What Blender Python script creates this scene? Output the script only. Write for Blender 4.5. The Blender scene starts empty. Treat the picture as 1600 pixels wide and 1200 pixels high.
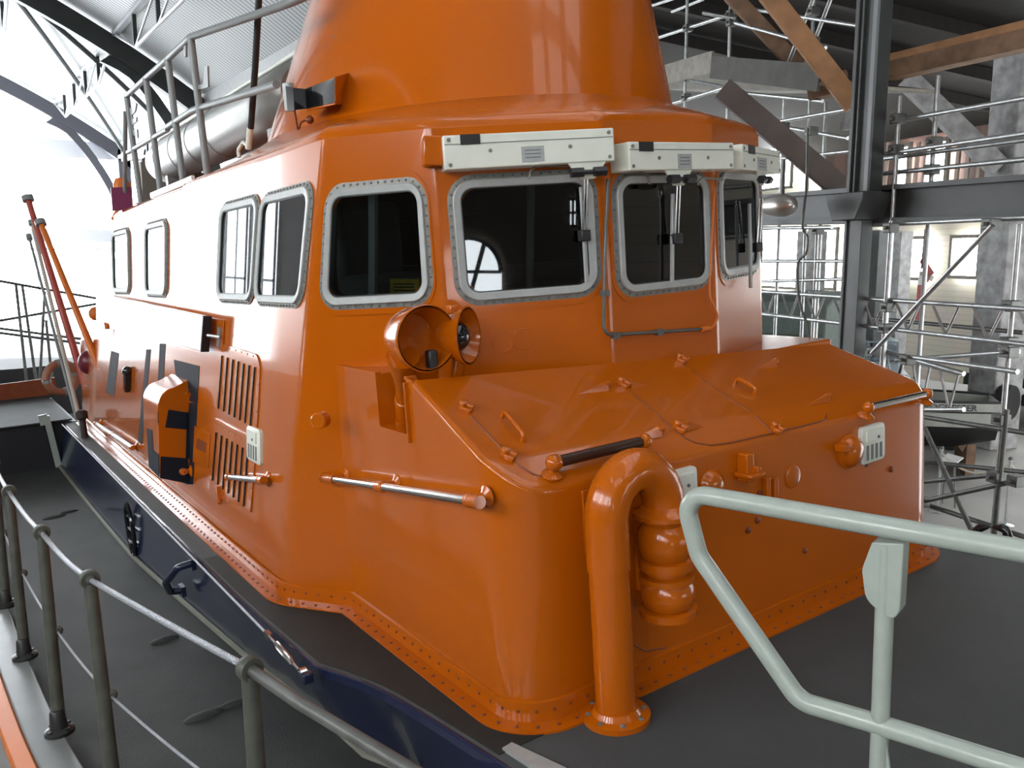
import bpy, bmesh, math, random
import numpy as np
from mathutils import Vector, Matrix
random.seed(7)
scene = bpy.context.scene
COL = scene.collection
PI = math.pi
R_ = math.radians

# ------------------------------------------------------------------ camera calibration
F = 1350.0                                     # focal length for a 1600 x 1200 frame
def nrm(v):
    v = np.array(v, float)
    return v / np.linalg.norm(v)
def cam_dir(px, py):
    return nrm([(px - 800) / F, (600 - py) / F, 1.0])
# boat frame: u to starboard, v aft, w up (metres), origin at the port front corner of the fore cabin
_A = cam_dir(-115, 445)
_T = cam_dir(2700, 250); _T = nrm(_T - _A * (_A @ _T))
_U = np.cross(_T, _A)
if _U[1] < 0: _U = -_U
RB = np.array([_T, _A, _U])
_p = cam_dir(800, 1118); _p = _p / _p[2] * 3.4
CB = -RB @ _p                                  # camera in boat coordinates
# world frame: X across, Y aft, Z up (levelled)
HORIZON = 398.0
_Aw = cam_dir(-115, HORIZON)
_Uw = nrm([0, 1350.0, -(600 - HORIZON)])
_Uw = nrm(_Uw - _Aw * (_Aw @ _Uw))
_Tw = np.cross(_Uw, _Aw)
if _Tw[0] < 0: _Tw = -_Tw
RW = np.array([_Tw, _Aw, _Uw])
H = 3.9
CW = np.array([-1.66, -2.68, H])
def B(px, py, ax, val):
    r = RB @ cam_dir(px, py)
    return CB + r * ((val - CB[ax]) / r[ax])
def BP(px, py, p0, n):
    r = RB @ cam_dir(px, py); n = np.array(n, float)
    return CB + r * (((np.array(p0) - CB) @ n) / (r @ n))
def W(px, py, ax, val):
    r = RW @ cam_dir(px, py)
    return CW + r * ((val - CW[ax]) / r[ax])
def WD(px, py, depth):
    q = cam_dir(px, py); q = q / q[2] * depth
    return CW + RW @ q
def b2w(p):
    return CW + RW @ (RB.T @ (np.array(p) - CB))
# frame of the hall to the right (turned a little against the boat)
_sd = RW @ cam_dir(390, HORIZON); _sd[2] = 0; _sd = nrm(_sd)
_sn = np.array([_sd[1], -_sd[0], 0.0])
if _sn @ (RW @ np.array([0, 0, 1.0])) < 0: _sn = -_sn
_s0 = WD(1340, HORIZON, 9.4)
def SP(px, py, off=0.0):
    r = RW @ cam_dir(px, py)
    return CW + r * (((_s0 + _sn * off - CW) @ _sn) / (r @ _sn))

# ------------------------------------------------------------------ materials
def new_mat(name):
    m = bpy.data.materials.new(name); m.use_nodes = True
    return m, m.node_tree, m.node_tree.nodes['Principled BSDF']
def mat(name, col, rough=0.5, metal=0.0, coat=0.0, noise=0.0, scale=6.0, bump=0.0, bscale=20.0, spec=0.5, rvar=0.0, col2=None):
    m, nt, p = new_mat(name)
    p.inputs['Base Color'].default_value = (*col, 1)
    p.inputs['Roughness'].default_value = rough
    p.inputs['Metallic'].default_value = metal
    p.inputs['Coat Weight'].default_value = coat
    p.inputs['Coat Roughness'].default_value = 0.06
    p.inputs['Specular IOR Level'].default_value = spec
    if noise or bump or rvar:
        tc = nt.nodes.new('ShaderNodeTexCoord')
        n1 = nt.nodes.new('ShaderNodeTexNoise'); n1.inputs['Scale'].default_value = scale; n1.inputs['Detail'].default_value = 6
        nt.links.new(tc.outputs['Object'], n1.inputs['Vector'])
        if noise:
            mx = nt.nodes.new('ShaderNodeMix'); mx.data_type = 'RGBA'
            c2 = col2 if col2 else tuple(c * (1 - noise) for c in col)
            mx.inputs[6].default_value = (*c2, 1); mx.inputs[7].default_value = (*col, 1)
            rmp = nt.nodes.new('ShaderNodeMapRange'); rmp.inputs['From Min'].default_value = 0.3; rmp.inputs['From Max'].default_value = 0.65
            nt.links.new(n1.outputs['Fac'], rmp.inputs['Value'])
            nt.links.new(rmp.outputs['Result'], mx.inputs[0])
            nt.links.new(mx.outputs[2], p.inputs['Base Color'])
        if rvar:
            rr = nt.nodes.new('ShaderNodeMapRange')
            rr.inputs['To Min'].default_value = rough - rvar; rr.inputs['To Max'].default_value = rough + rvar
            nt.links.new(n1.outputs['Fac'], rr.inputs['Value']); nt.links.new(rr.outputs['Result'], p.inputs['Roughness'])
        if bump:
            n2 = nt.nodes.new('ShaderNodeTexNoise'); n2.inputs['Scale'].default_value = bscale; n2.inputs['Detail'].default_value = 3
            nt.links.new(tc.outputs['Object'], n2.inputs['Vector'])
            b = nt.nodes.new('ShaderNodeBump'); b.inputs['Strength'].default_value = bump; b.inputs['Distance'].default_value = 0.05
            nt.links.new(n2.outputs['Fac'], b.inputs['Height']); nt.links.new(b.outputs['Normal'], p.inputs['Normal'])
            if coat: nt.links.new(b.outputs['Normal'], p.inputs['Coat Normal'])
    return m
def emis(name, col, s):
    m, nt, p = new_mat(name)
    p.inputs['Base Color'].default_value = (*col, 1)
    p.inputs['Emission Color'].default_value = (*col, 1)
    p.inputs['Emission Strength'].default_value = s
    return m
def stripes(name, c1, c2, axis, scale, rough=0.6, bump=0.0, edge=0.5, noise=0.25):
    """boards or corrugations: a wave along one object axis"""
    m, nt, p = new_mat(name)
    tc = nt.nodes.new('ShaderNodeTexCoord'); sx = nt.nodes.new('ShaderNodeSeparateXYZ')
    nt.links.new(tc.outputs['Object'], sx.inputs[0])
    mul = nt.nodes.new('ShaderNodeMath'); mul.operation = 'MULTIPLY'; mul.inputs[1].default_value = scale
    nt.links.new(sx.outputs[axis], mul.inputs[0])
    fr = nt.nodes.new('ShaderNodeMath'); fr.operation = 'FRACT'; nt.links.new(mul.outputs[0], fr.inputs[0])
    gt = nt.nodes.new('ShaderNodeMath'); gt.operation = 'GREATER_THAN'; gt.inputs[1].default_value = edge
    nt.links.new(fr.outputs[0], gt.inputs[0])
    mx = nt.nodes.new('ShaderNodeMix'); mx.data_type = 'RGBA'
    mx.inputs[6].default_value = (*c1, 1); mx.inputs[7].default_value = (*c2, 1)
    nt.links.new(gt.outputs[0], mx.inputs[0])
    ns = nt.nodes.new('ShaderNodeTexNoise'); ns.inputs['Scale'].default_value = 1.5; ns.inputs['Detail'].default_value = 6
    nt.links.new(tc.outputs['Object'], ns.inputs['Vector'])
    m2 = nt.nodes.new('ShaderNodeMix'); m2.data_type = 'RGBA'; m2.blend_type = 'MULTIPLY'; m2.inputs[0].default_value = noise
    nt.links.new(mx.outputs[2], m2.inputs[6]); nt.links.new(ns.outputs['Color'], m2.inputs[7])
    nt.links.new(m2.outputs[2], p.inputs['Base Color'])
    p.inputs['Roughness'].default_value = rough
    if bump:
        b = nt.nodes.new('ShaderNodeBump'); b.inputs['Strength'].default_value = bump; b.inputs['Distance'].default_value = 0.02
        nt.links.new(fr.outputs[0], b.inputs['Height']); nt.links.new(b.outputs['Normal'], p.inputs['Normal'])
    return m
def glass_mat(name, tint=(0.6, 0.65, 0.65), refl=0.0):
    m = bpy.data.materials.new(name); m.use_nodes = True; nt = m.node_tree; nt.nodes.clear()
    out = nt.nodes.new('ShaderNodeOutputMaterial'); mix = nt.nodes.new('ShaderNodeMixShader')
    tr = nt.nodes.new('ShaderNodeBsdfTransparent'); tr.inputs[0].default_value = (*tint, 1)
    gl = nt.nodes.new('ShaderNodeBsdfGlossy'); gl.inputs['Roughness'].default_value = 0.015; gl.inputs[0].default_value = (0.95, 0.97, 1, 1)
    fr = nt.nodes.new('ShaderNodeFresnel'); fr.inputs[0].default_value = 1.7
    nt.links.new(fr.outputs[0], mix.inputs[0]); nt.links.new(tr.outputs[0], mix.inputs[1]); nt.links.new(gl.outputs[0], mix.inputs[2])
    nt.links.new(mix.outputs[0], out.inputs[0])
    return m

ORANGE = mat('orange_gloss_paint', (0.47, 0.101, 0.0012), 0.24, spec=0.25, coat=0.55, noise=0.06, scale=1.2, bump=0.007, bscale=2.5, rvar=0.03)
ORANGE_D = mat('orange_matt_paint', (0.60, 0.14, 0.008), 0.42, noise=0.1, scale=4)
ORANGE_IN = mat('worn_orange_paint', (0.20, 0.040, 0.005), 0.5, noise=0.2, scale=12)
NAVY = mat('navy_gloss_paint', (0.012, 0.018, 0.050), 0.2, coat=0.25, noise=0.2, scale=2, bump=0.03, bscale=3)
NAVY_M = mat('navy_lettering_paint', (0.012, 0.014, 0.022), 0.65, spec=0.15)
DECK = mat('grey_deck_paint', (0.040, 0.043, 0.040), 0.6, spec=0.25, noise=0.55, scale=3.0, bump=0.25, bscale=160, col2=(0.027, 0.029, 0.028))
DECK_F = mat('dark_grip_deck_paint', (0.058, 0.061, 0.061), 0.65, spec=0.3, noise=0.2, scale=2.0, bump=0.35, bscale=220)
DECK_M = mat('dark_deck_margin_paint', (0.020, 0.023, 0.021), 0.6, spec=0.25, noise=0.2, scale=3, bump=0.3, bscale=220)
ALU = mat('window_frame_metal', (0.40, 0.42, 0.41), 0.5, metal=0.25, noise=0.12, scale=25)
ALU_D = mat('window_flange_metal', (0.24, 0.235, 0.21), 0.5, metal=0.4, noise=0.3, scale=40)
CHROME = mat('polished_steel', (0.72, 0.70, 0.68), 0.16, metal=1.0)
STEEL = mat('galvanised_tube', (0.50, 0.52, 0.52), 0.38, metal=0.75, noise=0.3, scale=14)
STEEL_D = mat('weathered_backlit_tube', (0.15, 0.155, 0.145), 0.5, metal=0.5, noise=0.35, scale=10)  # dark tubes, also the painted backlight of the lower scaffold
WHITE = mat('off_white_paint', (0.72, 0.74, 0.65), 0.4, noise=0.08, scale=9)
LEDGE = mat('grey_white_ledge_paint', (0.20, 0.215, 0.215), 0.3, coat=0.3, noise=0.2, scale=5)
WHITE_G = mat('white_gloss_and_reflection', (0.80, 0.80, 0.78), 0.3)
PALE = mat('pale_green_rail_paint', (0.36, 0.41, 0.365), 0.35, coat=0.2, noise=0.1, scale=18)
GREYP = mat('grey_rail_paint', (0.21, 0.225, 0.225), 0.4, noise=0.1, scale=12)
STANCH = mat('weathered_olive_grey_paint', (0.075, 0.078, 0.062), 0.5, noise=0.35, scale=14)
BLACK = mat('black_rubber', (0.012, 0.012, 0.013), 0.45)
BLACK_G = mat('black_gloss', (0.010, 0.012, 0.014), 0.12, coat=0.5)
BROWN_R = mat('dark_brown_grip', (0.045, 0.016, 0.008), 0.35, noise=0.3, scale=30)
DARKIN = mat('dark_cabin_lining', (0.030, 0.032, 0.034), 0.7)
ROPE = mat('silver_wire_rope', (0.36, 0.38, 0.41), 0.4, metal=0.6, bump=0.5, bscale=120)
PURPLE = mat('faded_red_lamp_screen', (0.20, 0.035, 0.10), 0.4)
YELLOW = mat('yellow_notice', (0.62, 0.43, 0.02), 0.5, noise=0.2, scale=30)
GLASS = glass_mat('cabin_glass', (0.55, 0.60, 0.60))
MARK = mat('faded_ink', (0.12, 0.13, 0.13), 0.6)

# ------------------------------------------------------------------ mesh builder
def perp(t):
    t = nrm(t); a = np.array([0, 0, 1.0]) if abs(t[2]) < 0.9 else np.array([1.0, 0, 0])
    x = nrm(np.cross(t, a)); return x, np.cross(t, x)
def fillet(pts, r, n=6):
    pts = [np.array(p, float) for p in pts]
    if len(pts) < 3: return pts
    rs = r if isinstance(r, (list, tuple)) else [r] * len(pts)
    out = [pts[0]]
    for i in range(1, len(pts) - 1):
        p, a, b = pts[i], pts[i - 1], pts[i + 1]
        da, db = nrm(a - p), nrm(b - p)
        c = np.clip(da @ db, -1, 1); ang = math.acos(c)
        if rs[i] <= 0 or ang > PI - 0.02: out.append(p); continue
        t = min(rs[i] / math.tan(ang / 2), 0.48 * np.linalg.norm(a - p), 0.48 * np.linalg.norm(b - p))
        rr = t * math.tan(ang / 2)
        cen = p + nrm(da + db) * (rr / math.sin(ang / 2))
        s, e = p + da * t - cen, p + db * t - cen
        th = math.acos(np.clip(nrm(s) @ nrm(e), -1, 1))
        for k in range(n + 1):
            f = k / n
            out.append(cen + (math.sin((1 - f) * th) * s + math.sin(f * th) * e) / math.sin(th))
    out.append(pts[-1]); return out
class MB:
    def __init__(s): s.v = []; s.f = []; s.m = []
    def add(s, vs, fs, mi=0):
        o = len(s.v); s.v += [tuple(float(c) for c in v) for v in vs]
        for f in fs: s.f.append([o + i for i in f]); s.m.append(mi)
        return s
    def box(s, c, size, axes=None, mi=0):
        c = np.array(c, float); ax = np.eye(3) if axes is None else np.array([nrm(a) for a in axes])
        h = np.array(size) / 2
        vs = [c + ax[0] * h[0] * i + ax[1] * h[1] * j + ax[2] * h[2] * k for i in (-1, 1) for j in (-1, 1) for k in (-1, 1)]
        return s.add(vs, [(0, 1, 3, 2), (4, 6, 7, 5), (0, 4, 5, 1), (2, 3, 7, 6), (0, 2, 6, 4), (1, 5, 7, 3)], mi)
    def bar(s, p0, p1, a, b, up=(0, 0, 1), mi=0):
        p0, p1 = np.array(p0, float), np.array(p1, float); t = nrm(p1 - p0)
        x = np.cross(t, np.array(up, float))
        x = nrm(x) if np.linalg.norm(x) > 1e-5 else perp(t)[0]
        y = np.cross(x, t)
        return s.box((p0 + p1) / 2, (np.linalg.norm(p1 - p0), a, b), (t, x, y), mi)
    def loft(s, rings, close=True, cap0=True, cap1=True, mi=0):
        n = len(rings[0]); vs = [p for r in rings for p in r]; fs = []
        for i in range(len(rings) - 1):
            for j in range(n if close else n - 1):
                k = (j + 1) % n
                fs.append((i * n + j, i * n + k, (i + 1) * n + k, (i + 1) * n + j))
        if cap0: fs.append(tuple(range(n))[::-1])
        if cap1: fs.append(tuple(range((len(rings) - 1) * n, len(rings) * n)))
        return s.add(vs, fs, mi)
    def tube(s, pts, r, n=12, caps=True, mi=0, closed=False):
        pts = [np.array(p, float) for p in pts]; rs = r if isinstance(r, (list, tuple)) else [r] * len(pts)
        rings = []; N = len(pts)
        t0 = nrm(pts[1] - pts[0]); x, y = perp(t0)
        for i, p in enumerate(pts):
            if i == 0: t = nrm(pts[1] - pts[0])
            elif i == N - 1: t = nrm(pts[-1] - pts[-2])
            else: t = nrm(nrm(pts[i + 1] - p) + nrm(p - pts[i - 1]))
            x = nrm(x - t * (x @ t)); y = np.cross(t, x)
            rings.append([p + rs[i] * (math.cos(2 * PI * k / n) * x + math.sin(2 * PI * k / n) * y) for k in range(n)])
        if closed: rings.append(rings[0])
        return s.loft(rings, True, caps and not closed, caps and not closed, mi)
    def lathe(s, prof, p0, axis, n=24, mi=0, cap=True):
        p0 = np.array(p0, float); t = nrm(axis); x, y = perp(t); rings = []
        for r, h in prof:
            rings.append([p0 + t * h + max(r, 1e-4) * (math.cos(2 * PI * k / n) * x + math.sin(2 * PI * k / n) * y) for k in range(n)])
        return s.loft(rings, True, cap, cap, mi)
    def prism(s, poly, ext, mi=0):
        n = len(poly); e = np.array(ext, float)
        return s.loft([[np.array(p, float) for p in poly], [np.array(p, float) + e for p in poly]], True, True, True, mi)
    def ball(s, c, r, n=14, sc=(1, 1, 1), mi=0):
        c = np.array(c, float); rings = []
        for i in range(n // 2 + 1):
            a = -PI / 2 + PI * i / (n // 2)
            rings.append([c + np.array([max(math.cos(a), 1e-3) * math.cos(2 * PI * k / n) * sc[0], max(math.cos(a), 1e-3) * math.sin(2 * PI * k / n) * sc[1], math.sin(a) * sc[2]]) * r for k in range(n)])
        return s.loft(rings, True, True, True, mi)
    def build(s, name, mats, parent=None, sharp=38, bevel=0.0, origin=None, recalc=True, seg=2, solid=0.0):
        me = bpy.data.meshes.new(name)
        o0 = Vector((0, 0, 0)) if origin is None else Vector([float(c) for c in origin])
        me.from_pydata([Vector(v) - o0 for v in s.v], [], s.f)
        for p, mi in zip(me.polygons, s.m): p.material_index = mi
        bm = bmesh.new(); bm.from_mesh(me)
        bmesh.ops.remove_doubles(bm, verts=bm.verts, dist=1e-5)
        if recalc: bmesh.ops.recalc_face_normals(bm, faces=bm.faces)
        bm.to_mesh(me); bm.free()
        for p in me.polygons: p.use_smooth = True
        me.set_sharp_from_angle(angle=R_(sharp))
        for m in (mats if isinstance(mats, (list, tuple)) else [mats]): me.materials.append(m)
        ob = bpy.data.objects.new(name, me); COL.objects.link(ob); ob.location = o0
        if parent is not None: ob.parent = parent
        if solid:
            md = ob.modifiers.new('solid', 'SOLIDIFY'); md.thickness = solid; md.offset = -1
        if bevel:
            md = ob.modifiers.new('bevel', 'BEVEL'); md.width = bevel; md.segments = seg; md.limit_method = 'ANGLE'; md.angle_limit = R_(40)
        return ob
def tag(o, label=None, cat=None, group=None, kind=None):
    if label: o['label'] = label
    if cat: o['category'] = cat
    if group: o['group'] = group
    if kind: o['kind'] = kind
    return o
def empty(name, loc, label=None, cat=None, group=None):
    o = bpy.data.objects.new(name, None); COL.objects.link(o); o.location = [float(c) for c in loc]
    o.empty_display_size = 0.1
    return tag(o, label, cat, group)

# ------------------------------------------------------------------ camera
cam = bpy.data.cameras.new('camera'); camo = bpy.data.objects.new('camera', cam); COL.objects.link(camo)
cam.sensor_fit = 'HORIZONTAL'; cam.sensor_width = 36; cam.lens = 36 * F / 1600
cam.clip_start = 0.05; cam.clip_end = 300
rx, uy, fz = RW @ np.array([1, 0, 0.]), RW @ np.array([0, 1, 0.]), RW @ np.array([0, 0, 1.])
M = Matrix(((rx[0], uy[0], -fz[0], CW[0]), (rx[1], uy[1], -fz[1], CW[1]), (rx[2], uy[2], -fz[2], CW[2]), (0, 0, 0, 1)))
camo.matrix_world = M
scene.camera = camo
scene.view_settings.view_transform = 'Standard'; scene.view_settings.look = 'None'
scene.view_settings.gamma = 1.0; scene.view_settings.use_curve_mapping = False
# ================================================================== THE LIFEBOAT
UC = 1.45
boat = empty('lifeboat', (0, 0, 0), 'orange and navy lifeboat filling the middle of the hall, wheelhouse windows and white wiper boxes', 'lifeboat')
Mb = np.eye(4); Mb[:3, :3] = RW @ RB.T; Mb[:3, 3] = b2w((0, 0, 0))
boat.matrix_world = Matrix([list(map(float, r)) for r in Mb])
bpy.context.view_layer.update()
def smooth_curve(pts, n):
    pts = np.array(pts, float); t = np.linspace(0, len(pts) - 1, n); out = []
    for x in t:
        i = min(int(x), len(pts) - 2); f = x - i
        p0 = pts[max(i - 1, 0)]; p1 = pts[i]; p2 = pts[i + 1]; p3 = pts[min(i + 2, len(pts) - 1)]
        out.append(0.5 * ((2 * p1) + (-p0 + p2) * f + (2 * p0 - 5 * p1 + 4 * p2 - p3) * f * f + (-p0 + 3 * p1 - 3 * p2 + p3) * f ** 3))
    return out
def offset2(path, d):
    out = []
    for i, p in enumerate(path):
        a = np.array(path[max(i - 1, 0)]); b = np.array(path[min(i + 1, len(path) - 1)])
        t = nrm(b - a); nn = np.array([-t[1], t[0]])
        out.append(np.array(p) + nn * d)
    return out
# --- decks and hull ------------------------------------------------
raised = [(-0.45, 9.9), (-0.45, 7), (-0.445, 4), (-0.44, 2), (-0.405, 1.05), (-0.263, .62), (-0.159, -.144), (-0.06, -1.0), (0.09, -1.9), (0.42, -3.0), (0.9, -3.9), (UC, -4.5)]
gun = [(-1.62, 9.9), (-1.62, 7), (-1.61, 5), (-1.58, 3.6), (-1.50, 2.15), (-1.38, 1.2), (-1.13, 0.0), (-0.9, -.9), (-0.55, -2.0), (0.1, -3.3), (0.75, -4.3), (UC, -5.1)]
# lower hull, lofted over stations
mb = MB(); rings = []
for (u, v) in gun:
    b = 2 * UC - 2 * u
    prof = [(u, -.62), (u + .02, -.95), (u + .10 * b, -1.55), (u + .30 * b, -1.95), (UC - .08, -2.12)] if v > -4.6 else [(u - .03, -.62), (u - .03, -.8), (u - .03, -1.0), (u - .03, -1.2), (u - .03, -1.35)]
    ring = [(p[0], v, p[1]) for p in prof] + [(2 * UC - p[0], v, p[1]) for p in prof[::-1]]
    rings.append(ring)
mb.loft(rings, True, True, True)
mb.build('hull', NAVY, boat)
# side deck
g2 = smooth_curve(gun, 60)
mb = MB(); mb.loft([[(p[0], p[1], -.60), (p[0], p[1], -.62), (2 * UC - p[0], p[1], -.62), (2 * UC - p[0], p[1], -.60)] for p in g2])
mb.build('side_deck', DECK, boat)
# gunwale ledge and rubbing strake (port and starboard)
for sgn in (1, -1):
    mir = (lambda p: p) if sgn == 1 else (lambda p: np.array([2 * UC - p[0], p[1]]))
    inn, out, o2, o3 = offset2(g2, .10), offset2(g2, -.06), offset2(g2, -.07), offset2(g2, -.15)
    if sgn == 1: pass
    mb = MB(); mb.loft([[(*mir(a), -.60), (*mir(a), -.545), (*mir(b), -.545), (*mir(b), -.70)] for a, b in zip(inn, out)])
    mb.build('gunwale', LEDGE, boat, bevel=.008)
    mb = MB(); mb.loft([[(*mir(a), -.575), (*mir(b), -.60), (*mir(b), -.68), (*mir(a), -.70)] for a, b in zip(out, o3)])
    tag(mb.build('rubbing_strake', ORANGE_D, boat, bevel=.01), 'faded orange rubbing strake')
# raised foredeck with navy sides
r2 = [np.array(p) for p in raised[:2]] + [np.array([float(np.interp(v, [1.05, 2, 4, 7], [-.405, -.44, -.445, -.45])), v]) for v in np.linspace(6, 1.05, 14)] + [np.array(p) for p in smooth_curve(raised[4:], 40)[1:]]
sec = []
for k, p in enumerate(r2):
    uo = float(np.interp(p[1], [.55, 1.05, 1.57, 2.4, 3.6, 5.1, 8], [0, -.20, -.229, -.32, -.414, -.519, -.568])) if p[1] > .6 else p[0] + float(np.interp(p[1], [-.8, .6], [-.02, .17]))
    o = np.array([uo, p[1] - (.12 if p[1] < -3.4 else 0)])
    sec.append([(*o, -.602), (p[0] - .012, p[1], -.10), (p[0], p[1], -.055), (2 * UC - p[0], p[1], -.055), (2 * UC - p[0] + .012, p[1], -.10), (2 * UC - o[0], o[1], -.602)])
mb = MB()
n6 = 6
vs = [q for s in sec for q in s]; fs = []; mi = []
for i in range(len(sec) - 1):
    for j in (0, 1, 3, 4):
        fs.append((i * n6 + j, i * n6 + j + 1, (i + 1) * n6 + j + 1, (i + 1) * n6 + j))
mb.add(vs, fs); mb.add(sec[0], [tuple(range(6))])
mb.build('deck_step_side', NAVY, boat, sharp=25)
mb = MB(); mb.loft([[(s[2][0] + .004, s[2][1], -.055), (s[2][0] + .012, s[2][1], -.050), (s[3][0] - .012, s[3][1], -.050), (s[3][0] - .004, s[3][1], -.055)] for s in sec])
mb.build('foredeck', DECK_F, boat)
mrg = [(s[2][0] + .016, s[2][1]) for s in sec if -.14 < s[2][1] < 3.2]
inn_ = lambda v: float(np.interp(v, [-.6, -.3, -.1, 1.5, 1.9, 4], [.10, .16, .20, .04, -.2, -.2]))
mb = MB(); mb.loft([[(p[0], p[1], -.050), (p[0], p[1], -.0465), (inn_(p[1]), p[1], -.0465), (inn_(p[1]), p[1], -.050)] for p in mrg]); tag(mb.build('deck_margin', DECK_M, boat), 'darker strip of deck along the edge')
# pale sealing line along the foot of the navy side
mb = MB(); mb.tube([(s[0][0] - .01, s[0][1], -.597) for s in sec[:-6]], .022, 8)
tag(mb.build('deck_seam', mat('grey_olive_seam', (.16, .16, .125), .6, noise=.2), boat), 'pale grey-olive seam where the navy side meets the deck')
# ridge beading on top edge of the navy side
mb = MB(); mb.tube([(s[2][0] - .002, s[2][1], -.062) for s in sec[:-6]], .008, 6); mb.build('edge_beading', NAVY, boat)
# foot rests on the side deck
for px, py, ln in ((320, 1118, .16), (362, 1102, .12), (257, 1000, .13), (85, 808, .15), (108, 800, .12)):
    c = B(px, py, 2, -.60); mb = MB(); mb.ball(c, 1.0, 18, (ln * .72, ln * .30, .022)); mb.build('deck_fitting', DECK, boat)
# aft raised deck
mb = MB()
mb.loft([[(-1.55, 9.75, -.62), (-.3, 9.75, -.62), (-.3, 9.75, -.05), (-1.55, 9.75, -.02)], [(-1.55, 12.5, -.62), (-.3, 12.5, -.62), (-.3, 12.5, -.05), (-1.55, 12.5, -.02)]])
mb.build('aft_deck_face', mat('near_black_paint', (.012, .013, .017), .5), boat)
mb = MB(); mb.loft([[(-1.58, 9.7, .0), (-.35, 9.7, -.03), (-.35, 12.6, -.03), (-1.58, 12.6, .0)], [(-1.58, 9.7, .02), (-.35, 9.7, -.01), (-.35, 12.6, -.01), (-1.58, 12.6, .02)]])
mb.build('aft_deck', DECK, boat)
c0, c1 = B(72, 650, 1, 9.66), B(95, 742, 1, 9.66)
mb = MB(); mb.bar(c0, c1, .07, .05, (0, 1, 0)); mb.bar(B(66, 648, 1, 9.66), B(70, 664, 1, 9.66), .10, .04, (0, 1, 0))
tag(mb.build('bracket', PALE, boat), 'pale grey upright bracket on the dark step')
mb = MB(); mb.bar((-1.6, 12.6, .12), (-.2, 12.6, .12), .26, .06, (0, 1, 0)); mb.build('stern_strake', ORANGE_IN, boat)

# --- fore cabin (sloping box) ---------------------------------------
VF = -.075; WT = 2.87; RC = .20
def wtop(u, v):
    w = 1.275 + .49 * (v - .60) if v > .05 else 1.0055 + .78 * (v - .05)
    f = min(max((v + .1) / .7, 0), 1)
    return w - (.022 + .043 * f) * u
def cabin_path(d=0.0, va=.61):
    p = [(0 - d, va), (0 - d, VF - d), (WT + d, VF - d), (WT + d, va)]
    q_ = [np.array((a[0], a[1])) for a in fillet([(q[0], q[1], 0) for q in p], RC + d, 10)]
    ds = []
    for a, b in zip(q_, q_[1:]):
        n = max(1, int(np.linalg.norm(b - a) / .07)) if abs(b[0] - a[0]) < 1e-4 else 1
        ds += [a + (b - a) * k / n for k in range(n)]
    return ds + [q_[-1]]
cp = cabin_path(); mb = MB()
ER = .022
ring_b = [(p[0], p[1], -.05) for p in cp]
def lift(p, inset, dz):
    c = offset2(cp, inset)
    return [(q[0], q[1] + 0, wtop(max(0, q[0]), q[1]) - dz) for q in c]
lean = lambda ring: [(q[0], q[1] - .03 * (1 if q[1] < .2 else 0), q[2]) for q in ring]
sgnp = 1 if offset2(cp, .02)[0][0] > 0 else -1
rings = [ring_b, lift(cp, 0, ER * 1.4), lift(cp, 0, ER)] + [lift(cp, sgnp * ER * (1 - math.cos(a_)), ER * (1 - math.sin(a_))) for a_ in (R_(22), R_(45), R_(68), R_(90))] + [lift(cp, sgnp * (ER + .012), 0)]
mb.loft(rings, False, False, False)
top = rings[-1]
# roof of the cabin as a grid strip from ridge to front, following the slope break
npt = len(top); half = npt // 2
lft = [top[i] for i in range(0, half)]; rgt = [top[npt - 1 - i] for i in range(0, half)]
for i in range(half - 1):
    mb.add([lft[i], rgt[i], rgt[i + 1], lft[i + 1]], [(0, 1, 2, 3)])
if npt % 2: mb.add([lft[-1], rgt[-1], top[half]], [(0, 1, 2)])
mb.add([r[0] for r in rings] + [r[-1] for r in rings[::-1]], [tuple(range(2 * len(rings)))])
# port notch floor, box behind it, starboard shelf
mb.box((.36, .80, .49), (.68, .37, 1.078)); mb.box((.10, .64, 1.128), (.18, .06, .27))
pp = [(.61, -.05), (1.62, -.05), (1.62, 1.285), (.98, 1.285), (.98, 1.03), (.67, 1.03), (.67, 1.29), (.61, 1.28)]
mb.prism([(0, *q) for q in pp], (.03, 0, 0))
mb.box((.33, 1.30, .61), (.60, .64, 1.33))
mb.build('fore_cabin', ORANGE, boat, sharp=30)
mb = MB(); mb.box((2.16, 1.10, .52), (1.42, .98, 1.21)); mb.build('side_shelf', ORANGE, boat, bevel=.012)
mb = MB(); mb.bar((-.004, .660, 1.27), (-.004, .665, 1.0), .012, .03, (1, 0, 0)); mb.bar((.05, .672, 1.285), (-.002, .672, 1.285), .02, .02); mb.build('edge_strip', ORANGE, boat, bevel=.003)

# --- wheelhouse ----------------------------------------------------
UW = 1.5; WK = 2.38; WB = 1.22
def us(w): return -.25 + .105 * w
def plan(w, vend=7.0):
    a0 = (us(w), 1.92 - .253 * w); a1 = (.364, .94); b1 = (1.12, .61)
    P = [(us(w), vend), a0, a1, b1]
    return P + [(2 * UW - q[0], q[1]) for q in P[::-1]]
RAD0 = [0, 0, .10, .10, .10, .10, 0, 0]
def RADW(i, w): return max(.05, .42 - .18 * w) if i in (1, 6) else RAD0[i]
def trims(w):
    P = [np.array(p) for p in plan(w)]; out = []
    for i in range(1, 7):
        a, b = nrm(P[i - 1] - P[i]), nrm(P[i + 1] - P[i]); ang = math.acos(a @ b)
        t = RADW(i, w) / math.tan(ang / 2); out.append((P[i] + a * t, P[i] + b * t))
    return P, out
def arc_pts(w, i, n=7):
    P = plan(w); q = [(*P[i - 1], 0), (*P[i], 0), (*P[i + 1], 0)]
    return [f[:2] for f in fillet(q, RADW(i, w), n)[1:-1]]
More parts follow.
